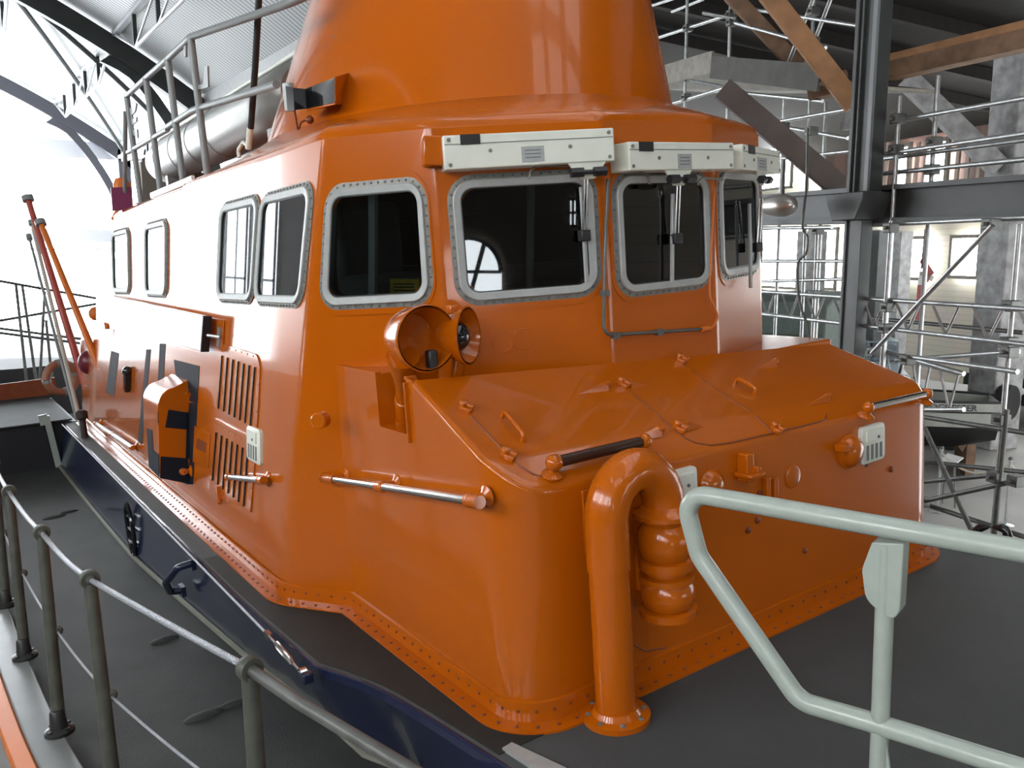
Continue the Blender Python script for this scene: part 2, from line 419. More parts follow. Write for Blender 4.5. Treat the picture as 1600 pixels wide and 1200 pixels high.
def facet(i):
    """bilinear patch of wall facet i (0 port side .. 6 starboard side) between WB and WK"""
    def ends(w):
        P, T = trims(w)
        s = P[0] if i == 0 else T[i - 1][1]
        e = P[7] if i == 6 else T[i][0]
        return s, e
    b, t = ends(WB), ends(WK)
    c = [np.array([*b[0], WB]), np.array([*b[1], WB]), np.array([*t[0], WK]), np.array([*t[1], WK])]
    L = np.linalg.norm(c[1] - c[0])
    n = np.cross(c[1] - c[0], c[2] - c[0]); n = nrm(n)
    cen = np.array([UW, 3.0, 1.8])
    if n @ (c[0] - cen) < 0: n = -n
    def P(x, w, off=0.0):
        f = x / L; g = (w - WB) / (WK - WB)
        return (1 - g) * ((1 - f) * c[0] + f * c[1]) + g * ((1 - f) * c[2] + f * c[3]) + n * off
    def locate(px, py):
        q = BP(px, py, c[0] * .5 + c[3] * .5, n)
        g = (q[2] - WB) / (WK - WB)
        a_, b_ = (1 - g) * c[0] + g * c[2], (1 - g) * c[1] + g * c[3]
        x = L * ((q - a_) @ nrm(b_ - a_)) / np.linalg.norm(b_ - a_)
        return x, q[2]
    P.L = L; P.n = n; P.loc = locate; P.e = nrm(c[1] - c[0])
    return P
def rrect(x0, x1, w0, w1, r, n=7):
    pts = []
    for cx, cw, a0 in ((x1 - r, w1 - r, 0), (x0 + r, w1 - r, 90), (x0 + r, w0 + r, 180), (x1 - r, w0 + r, 270)):
        for k in range(n + 1):
            a = R_(a0 + 90 * k / n); pts.append((cx + r * math.cos(a), cw + r * math.sin(a)))
    return pts
def holed(mb, P, X0, X1, W0, W1, hole, r, off=0.0, mi=0):
    h = rrect(*hole, r); o = rrect(X0, X1, W0, W1, 1e-4)
    vs = [P(*p, off) for p in o] + [P(*p, off) for p in h]; n = len(h)
    mb.add(vs, [(j, (j + 1) % n, n + (j + 1) % n, n + j) for j in range(n)], mi)
FA = [facet(i) for i in range(7)]
# window rectangles (outer frame) from the photograph, as positions on each facet
def winrect(P, l, r, t, b):
    xs = sorted([P.loc(*l)[0], P.loc(*r)[0]]); ws = sorted([P.loc(*t)[1], P.loc(*b)[1]])
    return [xs[0], xs[1], ws[0], ws[1]]
wins = {}
wins[1] = winrect(FA[1], (499, 380), (674, 380), (590, 281), (585, 481))
wins[2] = winrect(FA[2], (703, 370), (941, 360), (820, 268), (820, 472))
wins[3] = winrect(FA[3], (957, 365), (1115, 362), (1035, 266), (1035, 459))
for k, q in wins.items(): print('win', k, [round(float(x), 2) for x in q], 'L', round(float(FA[k].L), 2))
def mirror_rect(q, L): return [L - q[1], L - q[0], q[2], q[3]]
for k in (1, 2, 3):
    q = wins[k]; L = FA[k].L
    q[0] = max(q[0], .012); q[1] = min(q[1], L - .012)
wins[4] = mirror_rect(wins[2], FA[2].L); wins[5] = mirror_rect(wins[1], FA[1].L)
side = [winrect(FA[0], (177, 405), (204, 400), (193, 353), (188, 458)), winrect(FA[0], (228, 405), (263, 400), (250, 342), (243, 465)),
        winrect(FA[0], (343, 395), (404, 388), (376, 310), (372, 477)), winrect(FA[0], (404, 390), (491, 378), (450, 296), (440, 484))]
for q in side: print('side', [round(float(x), 2) for x in q], 'L', FA[0].L)
wa = sum(q[2] for q in side) / 4; wb_ = sum(q[3] for q in side) / 4
for q in side: q[1] = min(q[1], FA[0].L - .012)
for q in side: q[2] = .5 * q[2] + .5 * wa; q[3] = .5 * q[3] + .5 * wb_
INS = .062; HR = .10
def hole_of(q): return (q[0] + INS, q[1] - INS, q[2] + INS, q[3] - INS)
def wall_mesh(off, mi=0, both=True):
    mb = MB()
    for i in range(1, 6): holed(mb, FA[i], 0, FA[i].L, WB, WK, hole_of(wins[i]), HR, off)
    L = FA[0].L
    cuts = [0] + [(side[k][1] + side[k + 1][0]) / 2 for k in range(3)] + [L]
    for k in range(4):
        holed(mb, FA[0], cuts[k], cuts[k + 1], WB, WK, hole_of(side[k]), HR, off)
    for k in range(4):
        holed(mb, FA[6], L - cuts[k + 1], L - cuts[k], WB, WK, hole_of(mirror_rect(side[k], L)), HR, off)
    for i in range(1, 7):
        if off == 0:
            lo, hi = arc_pts(WB, i), arc_pts(WK, i)
            mb.loft([[(*p, WB) for p in lo], [(*p, WK) for p in hi]], False, False, False)
        else:
            mb.add([FA[i - 1](FA[i - 1].L, WB, off), FA[i](0, WB, off), FA[i](0, WK, off), FA[i - 1](FA[i - 1].L, WK, off)], [(0, 1, 2, 3)])
    return mb
mb = wall_mesh(0)
# lower part of the walls down to the deck
def full_plan(w, vend):
    P, T = trims(w); out = [(us(w), vend)]
    for i in range(1, 7): out += [tuple(p) for p in arc_pts(w, i)]
    return out + [(2 * UW - us(w), vend)]
lowP = full_plan(-.05, 7.0); hiP = full_plan(WB, 7.0)
mb.loft([[(*p, -.05) for p in lowP], [(*p, WB) for p in hiP]], False, False, False)
# back wall
mb.add([(us(-.05), 7, -.05), (2 * UW - us(-.05), 7, -.05), (2 * UW - us(WK), 7, WK), (us(WK), 7, WK)], [(0, 1, 2, 3)])
# low continuation aft
mb.loft([[(us(-.05), 7, -.05), (us(1.15), 7, 1.15), (us(1.15) + .12, 7, 1.25), (1.2, 7, 1.25), (1.2, 7, -.05)], [(us(-.05), 9.5, -.05), (us(1.0), 9.5, 1.0), (us(1.0) + .12, 9.5, 1.1), (1.2, 9.5, 1.1), (1.2, 9.5, -.05)]])
wall = mb.build('wheelhouse', ORANGE, boat, sharp=30)
mb = wall_mesh(-.05)
mb.add([(p[0], p[1], WB + .0) for p in full_plan(WB, 6.95)], [tuple(range(len(full_plan(WB, 6.95))))])
mb.add([(p[0], p[1], WK + .0) for p in full_plan(WK, 6.95)], [tuple(range(len(full_plan(WK, 6.95))))])
tag(mb.build('cabin_lining', DARKIN, boat), 'dark grey lining inside the wheelhouse')

# windows
def window(P, q, name='window', glass=GLASS, r=.125, wide=True):
    x0, x1, w0, w1 = q
    def ring(ins, off): return [P(*p, off) for p in rrect(x0 + ins, x1 - ins, w0 + ins, w1 - ins, max(r - ins, .03))]
    mb = MB()
    mb.loft([ring(0, -.004), ring(0, .006), ring(.026, .009), ring(.026, -.02)], True, False, False)
    fb = mb
    mb = MB(); mb.loft([ring(.024, .004), ring(.025, .020), ring(.029, .024), ring(.058, .021), ring(.063, .017), ring(.064, -.03)], True, False, False)
    fr_mb = mb
    # screws round the flange
    mb = fb; ax = rrect(x0 + .012, x1 - .012, w0 + .012, w1 - .012, r, 4)
    per = []
    for a, b in zip(ax, ax[1:] + ax[:1]):
        d = math.hypot(b[0] - a[0], b[1] - a[1]); n = max(1, int(d / .045))
        for k in range(n): per.append((a[0] + (b[0] - a[0]) * k / n, a[1] + (b[1] - a[1]) * k / n))
    for p in per: mb.lathe([(.006, 0), (.006, .004), (.003, .006)], P(*p, .007), P.n, 6, mi=1)
    o = fb.build(name, [ALU_D, MARK], boat, sharp=35); fr_mb.build('frame_ring', ALU, o, sharp=30)
    mb = MB(); mb.loft([ring(.058, .000), ring(.058, .006)], True, True, True); mb.build('pane', glass, o)
    mb = MB(); mb.loft([ring(.060, .012), ring(.068, .012), ring(.068, .004)], True, False, False); mb.build('rubber_seal', BLACK, o)
    # raised doubler plate behind the frame
    def ring2(ins, off): return [P(*p, off) for p in rrect(x0 - ins, x1 + ins, w0 - ins, w1 + ins, r + ins)]
    return o
for i in range(1, 6): window(FA[i], wins[i])
L0 = FA[0].L
for q in side:
    window(FA[0], q); window(FA[6], mirror_rect(q, L0))
# doubler plates round the front windows
for i in range(1, 6):
    x0, x1, w0, w1 = wins[i]; e = .03
    a = [FA[i](*p, .0) for p in rrect(max(x0 - e, .0), min(x1 + e, FA[i].L), w0 - e, w1 + e, .15)]
    b = [FA[i](*p, .005) for p in rrect(max(x0 - e, .0), min(x1 + e, FA[i].L), w0 - e, w1 + e, .15)]
    c = [FA[i](*p, .005) for p in rrect(x0 + .02, x1 - .02, w0 + .02, w1 - .02, .11)]
    mb = MB(); mb.loft([a, b, c], True, False, False); mb.build('doubler_plate', ORANGE, boat, sharp=40)

# --- roof and upper tower -------------------------------------------
TC = (1.477, 2.474)
def tower_ring(w, n=120):
    h = w - 2.572
    a, b = 1.242 - .26 * h, 1.529 - .27 * h; cv = TC[1] + .03 * h; cu = TC[0] + .17 * h
    return [np.array([cu + a * math.copysign(abs(math.cos(t)) ** .97, math.cos(t)), cv + b * math.copysign(abs(math.sin(t)) ** .97, math.sin(t)), w]) for t in np.linspace(0, 2 * PI, n, endpoint=False)]
def polar(poly, c, n=160):
    out = []; m = len(poly)
    for t in np.linspace(0, 2 * PI, n, endpoint=False):
        d = np.array([math.cos(t), math.sin(t)]); best = None
        for k in range(m):
            a, b = np.array(poly[k][:2]) - c, np.array(poly[(k + 1) % m][:2]) - c
            e = b - a; det = d[0] * -e[1] + e[0] * d[1]
            if abs(det) < 1e-9: continue
            s = (a[0] * -e[1] + e[0] * a[1]) / det; f = (d[0] * a[1] - d[1] * a[0]) / det
            if s > 0 and -1e-6 <= f <= 1 + 1e-6 and (best is None or s > best): best = s
        out.append(c + d * best)
    return np.array(out)
cpt = np.array(TC); wp = full_plan(WK, 4.15)
p0 = polar(wp, cpt); tb = polar(tower_ring(2.572), cpt)
def mixr(f, w): return [np.array([*(p0[k] * (1 - f) + tb[k] * f), w]) for k in range(len(p0))]
def inset(d, w): return [np.array([*(p0[k] - nrm(p0[k] - cpt) * d), w]) for k in range(len(p0))]
mb = MB(); mb.loft([inset(0, WK), inset(.006, WK + .025), inset(.024, WK + .048), inset(.055, WK + .064), [np.array([*tb[k], 2.572]) for k in range(len(tb))], [np.array([*(tb[k] * .8 + cpt * .2), 2.57]) for k in range(len(tb))]], True, False, True)
mb.build('wheelhouse_roof', ORANGE, boat, sharp=40)
mb = MB(); mb.loft([tower_ring(w) for w in (2.50, 2.572, 2.75, 3.0, 3.3, 3.7, 4.1)] + [[p * .97 + np.array([*TC, 4.15]) * .03 for p in tower_ring(4.15)]], True, True, True)
mb.build('upper_tower', ORANGE, boat, sharp=40)
# aft cabin roof
def crs(v): return [(us(WK), v, WK - .04), (us(WK) + .004, v, WK), (us(WK) + .03, v, WK + .035), (us(WK) + .10, v, WK + .055), (1.5, v, WK + .12), (3 - us(WK) - .10, v, WK + .055), (3 - us(WK) - .03, v, WK + .035), (3 - us(WK), v, WK), (3 - us(WK), v, WK - .04)]
mb = MB(); mb.loft([crs(3.7), crs(4.6), crs(5.8), crs(7.03)]); mb.build('aft_cabin_roof', ORANGE, boat, sharp=40)
mb = MB(); mb.bar((.06, 3.95, WK + .075), (.06, 5.35, WK + .07), .03, .05); mb.build('roof_edge_strip', WHITE_G, boat, bevel=.006)

# --- flange with rivets round the foot -------------------------------
fp = [(us(0) - 0, 9.5), (us(0), 1.92), (-.0, 1.522), (0, VF), (WT, VF), (WT, 1.522), (3 - us(0), 1.92), (3 - us(0), 6.0)]
fpath = [q[:2] for q in fillet([(*p, 0) for p in fp], [0, .40, .02, RC, RC, .02, .40, 0], 10)]
dens = []
for a, b in zip(fpath, fpath[1:]):
    d = np.linalg.norm(b - a); n = max(1, int(d / .25))
    for k in range(n): dens.append(a + (b - a) * k / n)
dens.append(fpath[-1])
sg = -1 if offset2(dens, .1)[0][0] > dens[0][0] else 1
o1, o2_, o3_ = offset2(dens, sg * .002), offset2(dens, sg * .014), offset2(dens, sg * .085)
mb = MB()
mb.loft([[(*a, .048), (*b, .044), (*b, -.036), (*c, -.040), (*c, -.050), (*a, -.050)] for a, b, c in zip(o1, o2_, o3_)])
acc = 0; nxt = .03
path2 = offset2(dens, sg * .05)
for a, b, e, f in zip(path2, path2[1:], o2_, o2_[1:]):
    d = np.linalg.norm(b - a); t = nrm(np.array(b) - np.array(a)); nn = np.array([-t[1], t[0]]) * sg
    while nxt < acc + d:
        fr_ = (nxt - acc) / d; p = a + (b - a) * fr_; q = np.array(e) + (np.array(f) - np.array(e)) * fr_
        mb.lathe([(.009, 0), (.009, .005), (.005, .008)], (*p, -.041), (0, 0, 1), 6, mi=1)
        mb.lathe([(.007, 0), (.007, .004), (.003, .006)], (*q, .008), (*nn, 0), 6, mi=1)
        nxt += .085
    acc += d
fl = mb.build('foot_flange', [ORANGE, ORANGE_IN], boat, sharp=30)
# ================================================================== FITTINGS ON THE LIFEBOAT
SN = nrm([-1, 0, .105]); SE = np.array([0, 1.0, 0]); SW = nrm([.105, 0, 1])
S0 = np.array([us(0), 5, 0])
def S(px, py, off=0.0): return BP(px, py, S0 + SN * off, SN)
def FPx(px, py, off=0.0): return B(px, py, 1, VF - off)
def hit(px, py, f, t0=.5, t1=14):
    r = RB @ cam_dir(px, py); prev = f(CB + r * t0); t = t0
    while t < t1:
        t2 = t + .02; cur = f(CB + r * t2)
        if prev * cur <= 0:
            a, b = t, t2
            for _ in range(30):
                m = (a + b) / 2
                if f(CB + r * a) * f(CB + r * m) <= 0: b = m
                else: a = m
            return CB + r * a
        prev, t = cur, t2
    return CB + r * t1
def TP(px, py, off=0.0): return hit(px, py, lambda q: q[2] - wtop(q[0], q[1]) - off)
TN = nrm([.05, -.47, 1.0]); TE = nrm([1, 0, -.045]); TV = np.cross(TN, TE)
def tower_f(q):
    h = q[2] - 2.572; a, b = 1.242 - .26 * h, 1.529 - .27 * h
    return ((q[0] - TC[0] - .17 * h) / a) ** 2 + ((q[1] - TC[1] - .03 * h) / b) ** 2 - 1
def TWp(px, py): return hit(px, py, tower_f)
def line(p, q, n=8): return [np.array(p) + (np.array(q) - np.array(p)) * k / n for k in range(n + 1)]

# --- louvred vent panels on the port side
def vent_panel(corners, slots):
    mb = MB(); poly = [S(*c) for c in corners]
    mb.prism(fillet(poly + [poly[0]], [0, .0, .09, .0, 0], 5)[:-1], SN * .008)
    (a0, a1), (b0, b1) = slots
    for k in range(7):
        f = k / 6
        t = (a0[0] + (b0[0] - a0[0]) * f, a0[1] + (b0[1] - a0[1]) * f); u = (a1[0] + (b1[0] - a1[0]) * f, a1[1] + (b1[1] - a1[1]) * f)
        mb.bar(S(*t) + SN * .006, S(*u) + SN * .006, .012, .022, SN, mi=1)
    for c, d in zip(corners, corners[1:] + corners[:1]):
        for k in range(1, 6):
            p = S(c[0] + (d[0] - c[0]) * k / 6, c[1] + (d[1] - c[1]) * k / 6)
            cen = sum(poly) / len(poly); p = p + (cen - p) * .05
            mb.lathe([(.007, 0), (.004, .004)], p + SN * .008, SN, 6)
    return mb.build('vent_panel', [ORANGE, BLACK], boat, sharp=30)
vent_panel([(337, 656), (351, 538), (409, 556), (402, 690)], (((349.7, 556), (343.7, 638)), ((400.8, 574), (394, 665))))
vent_panel([(328, 768), (338, 660), (402, 695), (393, 800)], (((340.7, 676), (334.6, 750)), ((390, 704), (383.6, 790))))
mb = MB(); mb.bar(S(337, 657, .012), S(403, 692, .012), .03, .012, SN); mb.build('panel_hinge', ORANGE, boat, bevel=.003)
mb = MB(); mb.bar(S(341, 760, .02), S(344, 782, .02), .02, .03, SN); mb.ball(S(343, 784, .03), .018, 8); mb.build('panel_catch', ORANGE, boat)
# --- pale grilles
def grille(c, ex, ew, n, w, h, slot_from=0):
    mb = MB(); poly = []
    for (sx, sw, a0) in ((1, 1, 0), (-1, 1, 90), (-1, -1, 180), (1, -1, 270)):
        for k in range(6):
            a = R_(a0 + 18 * k); r = .024
            poly.append(c + ex * (sx * (w / 2 - r) + r * math.cos(a)) + ew * (sw * (h / 2 - r) + r * math.sin(a)))
    cen = c
    mb.loft([poly, [p + n * .018 for p in poly], [p + (cen - p) * .08 + n * .026 for p in poly]])
    mb.box(c + ew * h * .25 + n * .028, (w * .7, h * .30, .012), (ex, ew, n))
    for k in range(slot_from, 4):
        x = (k - 1.5) * w * .19
        mb.box(c + ex * x - ew * h * .20 + n * .025, (w * .10, h * .40, .006), (ex, ew, n), mi=1)
    mb.lathe([(.008, 0), (.008, .005), (.004, .007)], c + ew * h * .18 + ex * w * .12 + n * .034, n, 8, mi=1)
    return tag(mb.build('air_grille', [WHITE, MARK], boat, sharp=40), 'small pale grey louvred grille')
gw = abs(S(389, 695)[1] - S(414, 695)[1]); gh = S(400, 668)[2] - S(400, 722)[2]
grille(S(401, 695), -SE, SW, SN, min(gw, .24), gh)
FE, FW_, FN = np.array([1., 0, 0]), np.array([0, 0, 1.]), np.array([0, -1., 0])
grille(FPx(1359, 692), FE, FW_, FN, FPx(1377, 690)[0] - FPx(1341, 690)[0], FPx(1359, 664)[2] - FPx(1359, 722)[2])
gx0 = FPx(1085, 765); grille(gx0 - FE * .09, FE, FW_, FN, .18, .225)
# --- handrails
def rail(p, q, n, r=.019, off=.06, bosses=(0.02, .98), bands=(), m=CHROME, boss_r=.028, name='hand_rail', cap=True):
    p, q = np.array(p) + n * off, np.array(q) + n * off
    mb = MB(); mb.tube([p, q], r, 14); o = mb.build(name, m, boat); t = nrm(q - p); L = np.linalg.norm(q - p)
    for f in bosses:
        c = p + (q - p) * f; mb = MB()
        mb.lathe([(.045, -off), (.045, -off + .006), (.020, -off + .02), (.017, 0)], c, n, 14)
        mb.ball(c, boss_r, 12)
        if cap and f < .1: mb.tube([p - t * .006, c + t * .022], r * 1.3, 14)
        if f > .9: mb.tube([c - t * .022, q + t * .006], r * 1.3, 14)
        mb.build('rail_bracket', ORANGE, o)
    for f in list(bands) + ([0] if cap and min(bosses) > .05 else []):
        c = p + (q - p) * f; mb = MB(); mb.tube([c - t * .022, c + t * .022], r * 1.3, 14); mb.build('rail_collar', ORANGE, o)
    return o
rail(S(370, 744), S(425, 749), SN, off=.05, bosses=(.92,), bands=())
rail(S(262, 723), S(300, 736), SN, off=.06, bosses=(.98,))
rail(S(157, 661), S(216, 699), SN, off=.05, bosses=(.02, .98), bands=(.5,), m=WHITE_G)
U0 = lambda px, py: B(px, py, 0, 0.0)
rail(U0(528, 742), U0(775, 778), np.array([-1., 0, 0]), off=.075, bosses=(.08, .46, .96), bands=(.44,), r=.02)
ra, rb = TP(862, 742), TP(1003, 707)
rail(ra, rb, nrm([0, -.35, 1]), m=BROWN_R, off=.055, r=.023, bosses=(0.0, 1.0), cap=True, name='grip_rail', boss_r=.034)
rail(TP(1352, 650), TP(1444, 628), nrm([0, -.35, 1]), off=.05, r=.018, bosses=(0.0, 1.0), boss_r=.03)
# --- round knob
mb = MB(); kn = S(502, 656); mb.lathe([(.042, -.02), (.042, .03), (.036, .036)], kn, nrm([-.8, -.6, 0]), 18); mb.build('round_knob', ORANGE, boat)
# --- exhaust box with painted figure
u_o, v0, v1 = -.437, 3.99, 4.52
arc = [(-.385 + .12 - .12 * math.cos(R_(a)), .80 + .15 * math.sin(R_(a))) for a in range(0, 91, 10)]
prof = [(us(.3) + .02, .30), (u_o, .33)] + arc + [(us(1.0) + .02, 1.0)]
mb = MB(); mb.prism([(a, v0, b) for a, b in prof], (0, v1 - v0, 0)); xb = mb.build('exhaust_box', ORANGE, boat, sharp=25, bevel=.004)
def patch(pts, f, n, name='painted_figure', th=.003):
    mb = MB(); poly = [np.array(f(*p)) for p in pts]; mb.prism([p - n * .002 for p in poly], n * (th + .002))
    return mb.build(name, NAVY_M, boat)
nf = np.array([0, -1., 0]); nl = np.array([-1., 0, 0])
BV = lambda px, py: B(px, py, 1, v0); nl = nrm([-.47, 0, .052]); BU = lambda px, py: BP(px, py, (u_o, 0, .33), nl)
def pm(groups, parent, name):
    mb = MB()
    for pts, f, n in groups:
        poly = [np.array(f(*p)) for p in pts]; mb.prism([p - n * .002 for p in poly], n * .005)
    return tag(mb.build(name, NAVY_M, parent), 'navy painted numeral')
def clampu(f):
    def g(px, py):
        q = f(px, py); q[0] = max(q[0], u_o + .052 / .47 * max(0, q[2] - .33) + .001); return q
    return g
pm([([(263, 640), (297, 645), (300, 672), (258, 668)], clampu(BV), nf), ([(251, 713), (293, 716), (300, 757), (249.5, 747)], clampu(BV), nf),
    ([(292, 645), (300, 645), (300, 717), (290, 717)], clampu(BV), nf)], xb, 'painted_numeral')
def cv(f):
    def g(px, py):
        q = f(px, py); q[1] = max(q[1], v0); return q
    return g
pm([([(247.6, 651), (258.5, 648), (258, 668), (247, 662)], cv(BU), nl), ([(229.5, 669), (238, 672), (240, 703), (252, 713), (250.6, 747), (233, 729)], cv(BU), nl)], xb, 'painted_numeral')
pm([([(296, 629), (309, 629), (302, 757), (290, 757)], S, SN), ([(272, 562), (312, 572), (309, 630), (297, 627), (294, 600), (276, 592)], S, SN),
    ], boat, 'side_numeral')
for pts in ([(229, 546), (236, 546), (222, 695), (216, 690)], [(250, 537), (259, 537), (255, 605), (247, 602)], [(174, 548), (186, 552), (178, 620), (166, 612)]): pm([(pts, S, SN)], boat, 'side_numeral')
mb = MB(); mb.prism([S(305, 665), S(329, 678), S(326, 732), S(302, 722)], SN * .005); mb.prism([S(309, 684, .004), S(323, 692, .004), S(321, 708, .004), S(307, 700, .004)], SN * .004, mi=1)
mb.build('access_plate', [ORANGE, ORANGE_IN], boat, bevel=.002)
mb = MB()
for k in range(10):
    c = S(258 + 3.8 * k, 601 + 1.7 * k, .03); mb.lathe([(.010, 0), (.010, .01)], c, SN, 6)
mb.bar(S(256, 599, .012), S(296, 617, .012), .03, .02, SN); mb.build('hinge_strip', ORANGE, boat)
# --- side board with its bracket, coloured white for a reflection of the glazing
bo = .10; bd = [S(150, 458, bo), S(317, 494, bo), S(313, 549, bo), S(150, 500, bo)]
v_a = bd[0][1]
mb = MB(); mb.prism(bd, -SN * .05); nb = tag(mb.build('side_board', WHITE_G, boat, bevel=.006), 'long white board held off the side')
mb = MB(); e0, e1 = S(317, 494, bo), S(313, 549, bo); mb.bar(e0 - SN * .025 - SE * .01, e1 - SN * .025 - SE * .01, .02, .055, SN); tag(mb.build('board_end', BLACK, nb), 'dark end cap')
mb = MB(); mb.prism([S(298, 490), S(352, 500), S(350, 550), S(298, 542)], SN * .012); mb.build('board_back_plate', ORANGE, boat, bevel=.004)
mb = MB(); mb.bar(S(344, 512, .02), S(342, 542, .02), .05, .02, SN); mb.tube([S(325, 524, .08), S(344, 527, .03)], .012, 8); tag(mb.build('board_catch', STEEL, boat), 'steel catch')
mb = MB(); mb.bar(S(199, 582, .03), S(198, 610, .03), .10, .05, SN); mb.ball(S(199, 580, .03), .05, 10); tag(mb.build('side_lamp', BLACK_G, boat), 'small black lamp')
# --- navy side: oval fairlead, handle, wire with turnbuckle
NS = lambda px, py, off=0.0: B(px, py, 0, -.485 - off)
c0, c1 = NS(208, 792), NS(213, 860); mid = (c0 + c1) / 2; hh = np.linalg.norm(c1 - c0) / 2
mb = MB(); ring = [mid + np.array([-.035, .13 * math.sin(t), hh * math.cos(t)]) for t in np.linspace(0, 2 * PI, 24, endpoint=False)]
mb.tube(ring + [ring[0]], .018, 8); 
for k in (-.5, 0, .5): mb.tube([mid + np.array([-.03, -.12, hh * k]), mid + np.array([-.03, .12, hh * k])], .012, 6)
tag(mb.build('oval_fairlead', BLACK_G, boat), 'black oval fairlead with bars')
a, b = NS(300, 880, .0), NS(285, 922, .0)
mb = MB(); mb.tube(fillet([a, a + np.array([-.09, .01, -.01]), (a + b) / 2 + np.array([-.13, .05, -.02]), b + np.array([-.08, .02, .0]), b], .04, 5), .024, 10)
mb.box(a, (.03, .10, .07)); mb.box(b, (.03, .10, .07)); tag(mb.build('step_eye', NAVY, boat), 'navy eye standing off the side')
w0_, w1_, w2_ = NS(97, 663), NS(417, 990), NS(472, 1052)
mb = MB(); mb.tube([w0_, w1_], .0075, 8); wr = mb.build('side_wire', ROPE, boat)
t = nrm(w2_ - w1_); L = np.linalg.norm(w2_ - w1_); upn = np.cross(t, [1, 0, 0])
mb = MB(); mb.box(w1_ + t * .02, (.06, .03, .025), (t, upn, [1, 0, 0])); mb.tube([w1_, w1_ + t * L], .007, 8)
for sgn in (1, -1): mb.tube([w1_ + t * L * .25, w1_ + t * L * .32 + upn * .016 * sgn, w1_ + t * L * .7 + upn * .016 * sgn, w1_ + t * L * .78], .008, 6)
mb.lathe([(.026, -.02), (.026, .012)], w1_ + t * L, (-1, 0, 0), 12); tag(mb.build('turnbuckle', CHROME, boat), 'bright steel turnbuckle')
mb = MB(); e = w1_ + t * (L + .02); mb.box(e + np.array([.01, 0, -.01]), (.05, .07, .05)); mb.build('wire_eye', NAVY, boat, bevel=.008)
cl = S(128, 650, .16); mb = MB(); mb.lathe([(.05, -.30), (.035, -.2), (.035, -.05), (.065, -.02), (.065, .05), (.04, .07)], cl, (0, 0, 1), 14); tag(mb.build('bollard', mat('dark_leather_wrap', (.03, .018, .014), .6), boat), 'dark wrapped bollard at the deck edge')
# --- hatches on the sloping top
SEAM = mat('seam_shadow_paint', (.20, .045, .006), .5)
def seam(pts, r=.0045, rad=.05):
    q = [TP(*p) for p in pts]; d = [q[0]]
    for a, b in zip(q, q[1:]):
        L = np.linalg.norm(b - a); n = max(1, int(L / .08))
        for k in range(1, n + 1):
            x = a + (b - a) * k / n; x[2] = wtop(x[0], x[1]); d.append(x)
    mb = MB(); mb.tube(d, r, 6); return mb.build('hatch_seam', SEAM, boat)
seam([(735, 650), (797, 715), (810, 727), (832, 741), (862, 749)])
seam([(983, 611), (1055, 674), (1070, 685), (1086, 692), (1110, 696), (1140, 692), (1207, 677), (1284, 658), (1290, 655), (1291, 648)])
seam([(1066, 568), (1130, 617), (1207, 677)])
def clip(px, py, a=0.0):
    c = TP(px, py); mb = MB(); e1 = TE * math.cos(a) + TV * math.sin(a); e2 = -TE * math.sin(a) + TV * math.cos(a)
    mb.box(c + TN * .009, (.045, .04, .022), (e1, e2, TN)); mb.box(c + TN * .026 + e1 * .008, (.028, .048, .014), (e1, e2, TN))
    mb.lathe([(.020, .0), (.020, .036), (.014, .040)], c + e2 * .024, TN, 14)
    return mb.build('hatch_clip', ORANGE, boat, bevel=.004)
for p, a in (((730, 642), .6), ((797, 716), .6), ((976, 604), .4), ((1064, 673), .4), ((1066, 566), .4), ((1215, 675), .2)): clip(*p, a)
def wedge(p0, p1, h=.034):
    a, b = TP(*p0), TP(*p1); t = nrm(b - a); s_ = np.cross(TN, t) * .03
    mb = MB(); mb.add([a, b - s_, b + s_, b + TN * h - s_ * .3, b + TN * h + s_ * .3], [(0, 1, 3), (0, 4, 2), (0, 3, 4), (1, 2, 4, 3), (0, 2, 1)])
    mb.lathe([(.016, -.01), (.016, .022)], b + TN * h * .6, t, 10)
    return mb.build('hinge_wedge', ORANGE, boat, sharp=30)
wedge((903, 616), (945, 606)); wedge((985, 689), (1028, 677)); wedge((1182, 578), (1208, 570)); wedge((1260, 634), (1290, 624))
wedge((1100, 667), (1068, 668), .035); wedge((1012, 602), (982, 603), .03)
def lift_handle(p0, p1):
    a, b = TP(*p0), TP(*p1); mb = MB(); h = TN * .035
    mb.tube(fillet([a, a + h, b + h, b], .02, 4), .009, 8); return mb.build('lift_handle', ORANGE, boat)
lift_handle((784, 652), (816, 690)); lift_handle((1148, 600), (1178, 616))
# --- swan-neck vent pipe and bellows
ub, vb = B(955, 1122, 2, -.05)[:2]; vb -= .01; ub = B(957, 1000, 1, vb)[0]
u2 = B(1040, 860, 1, vb)[0]; rb_ = (u2 - ub) / 2; wc = B(957, 815, 1, vb)[2]
mb = MB(); pts = [(ub, vb, -.05), (ub, vb, wc - .16), ]
mb.tube([np.array(p) for p in pts], .080, 28); sw = mb.build('vent_pipe', ORANGE, boat)
bend = [np.array([ub, vb, wc - .18]), np.array([ub, vb, wc])] + [np.array([ub + rb_ - rb_ * math.cos(a), vb, wc + (rb_ + .03) * math.sin(a)]) for a in np.linspace(.15, PI - .15, 16)] + [np.array([u2, vb, wc]), np.array([u2, vb, wc - .10])]
mb = MB(); mb.tube(bend, .086, 28); mb.build('pipe_bend', ORANGE, sw)
mb = MB(); mb.lathe([(.135, 0), (.135, .022), (.10, .03), (.088, .05), (.08, .052)], (ub, vb, -.05), (0, 0, 1), 32)
for k in range(8):
    a = 2 * PI * k / 8 + .3; mb.lathe([(.011, .02), (.011, .032), (.006, .035)], (ub + .113 * math.cos(a), vb + .113 * math.sin(a), -.05), (0, 0, 1), 6, mi=1)
mb.build('pipe_foot', [ORANGE, ALU_D], sw)
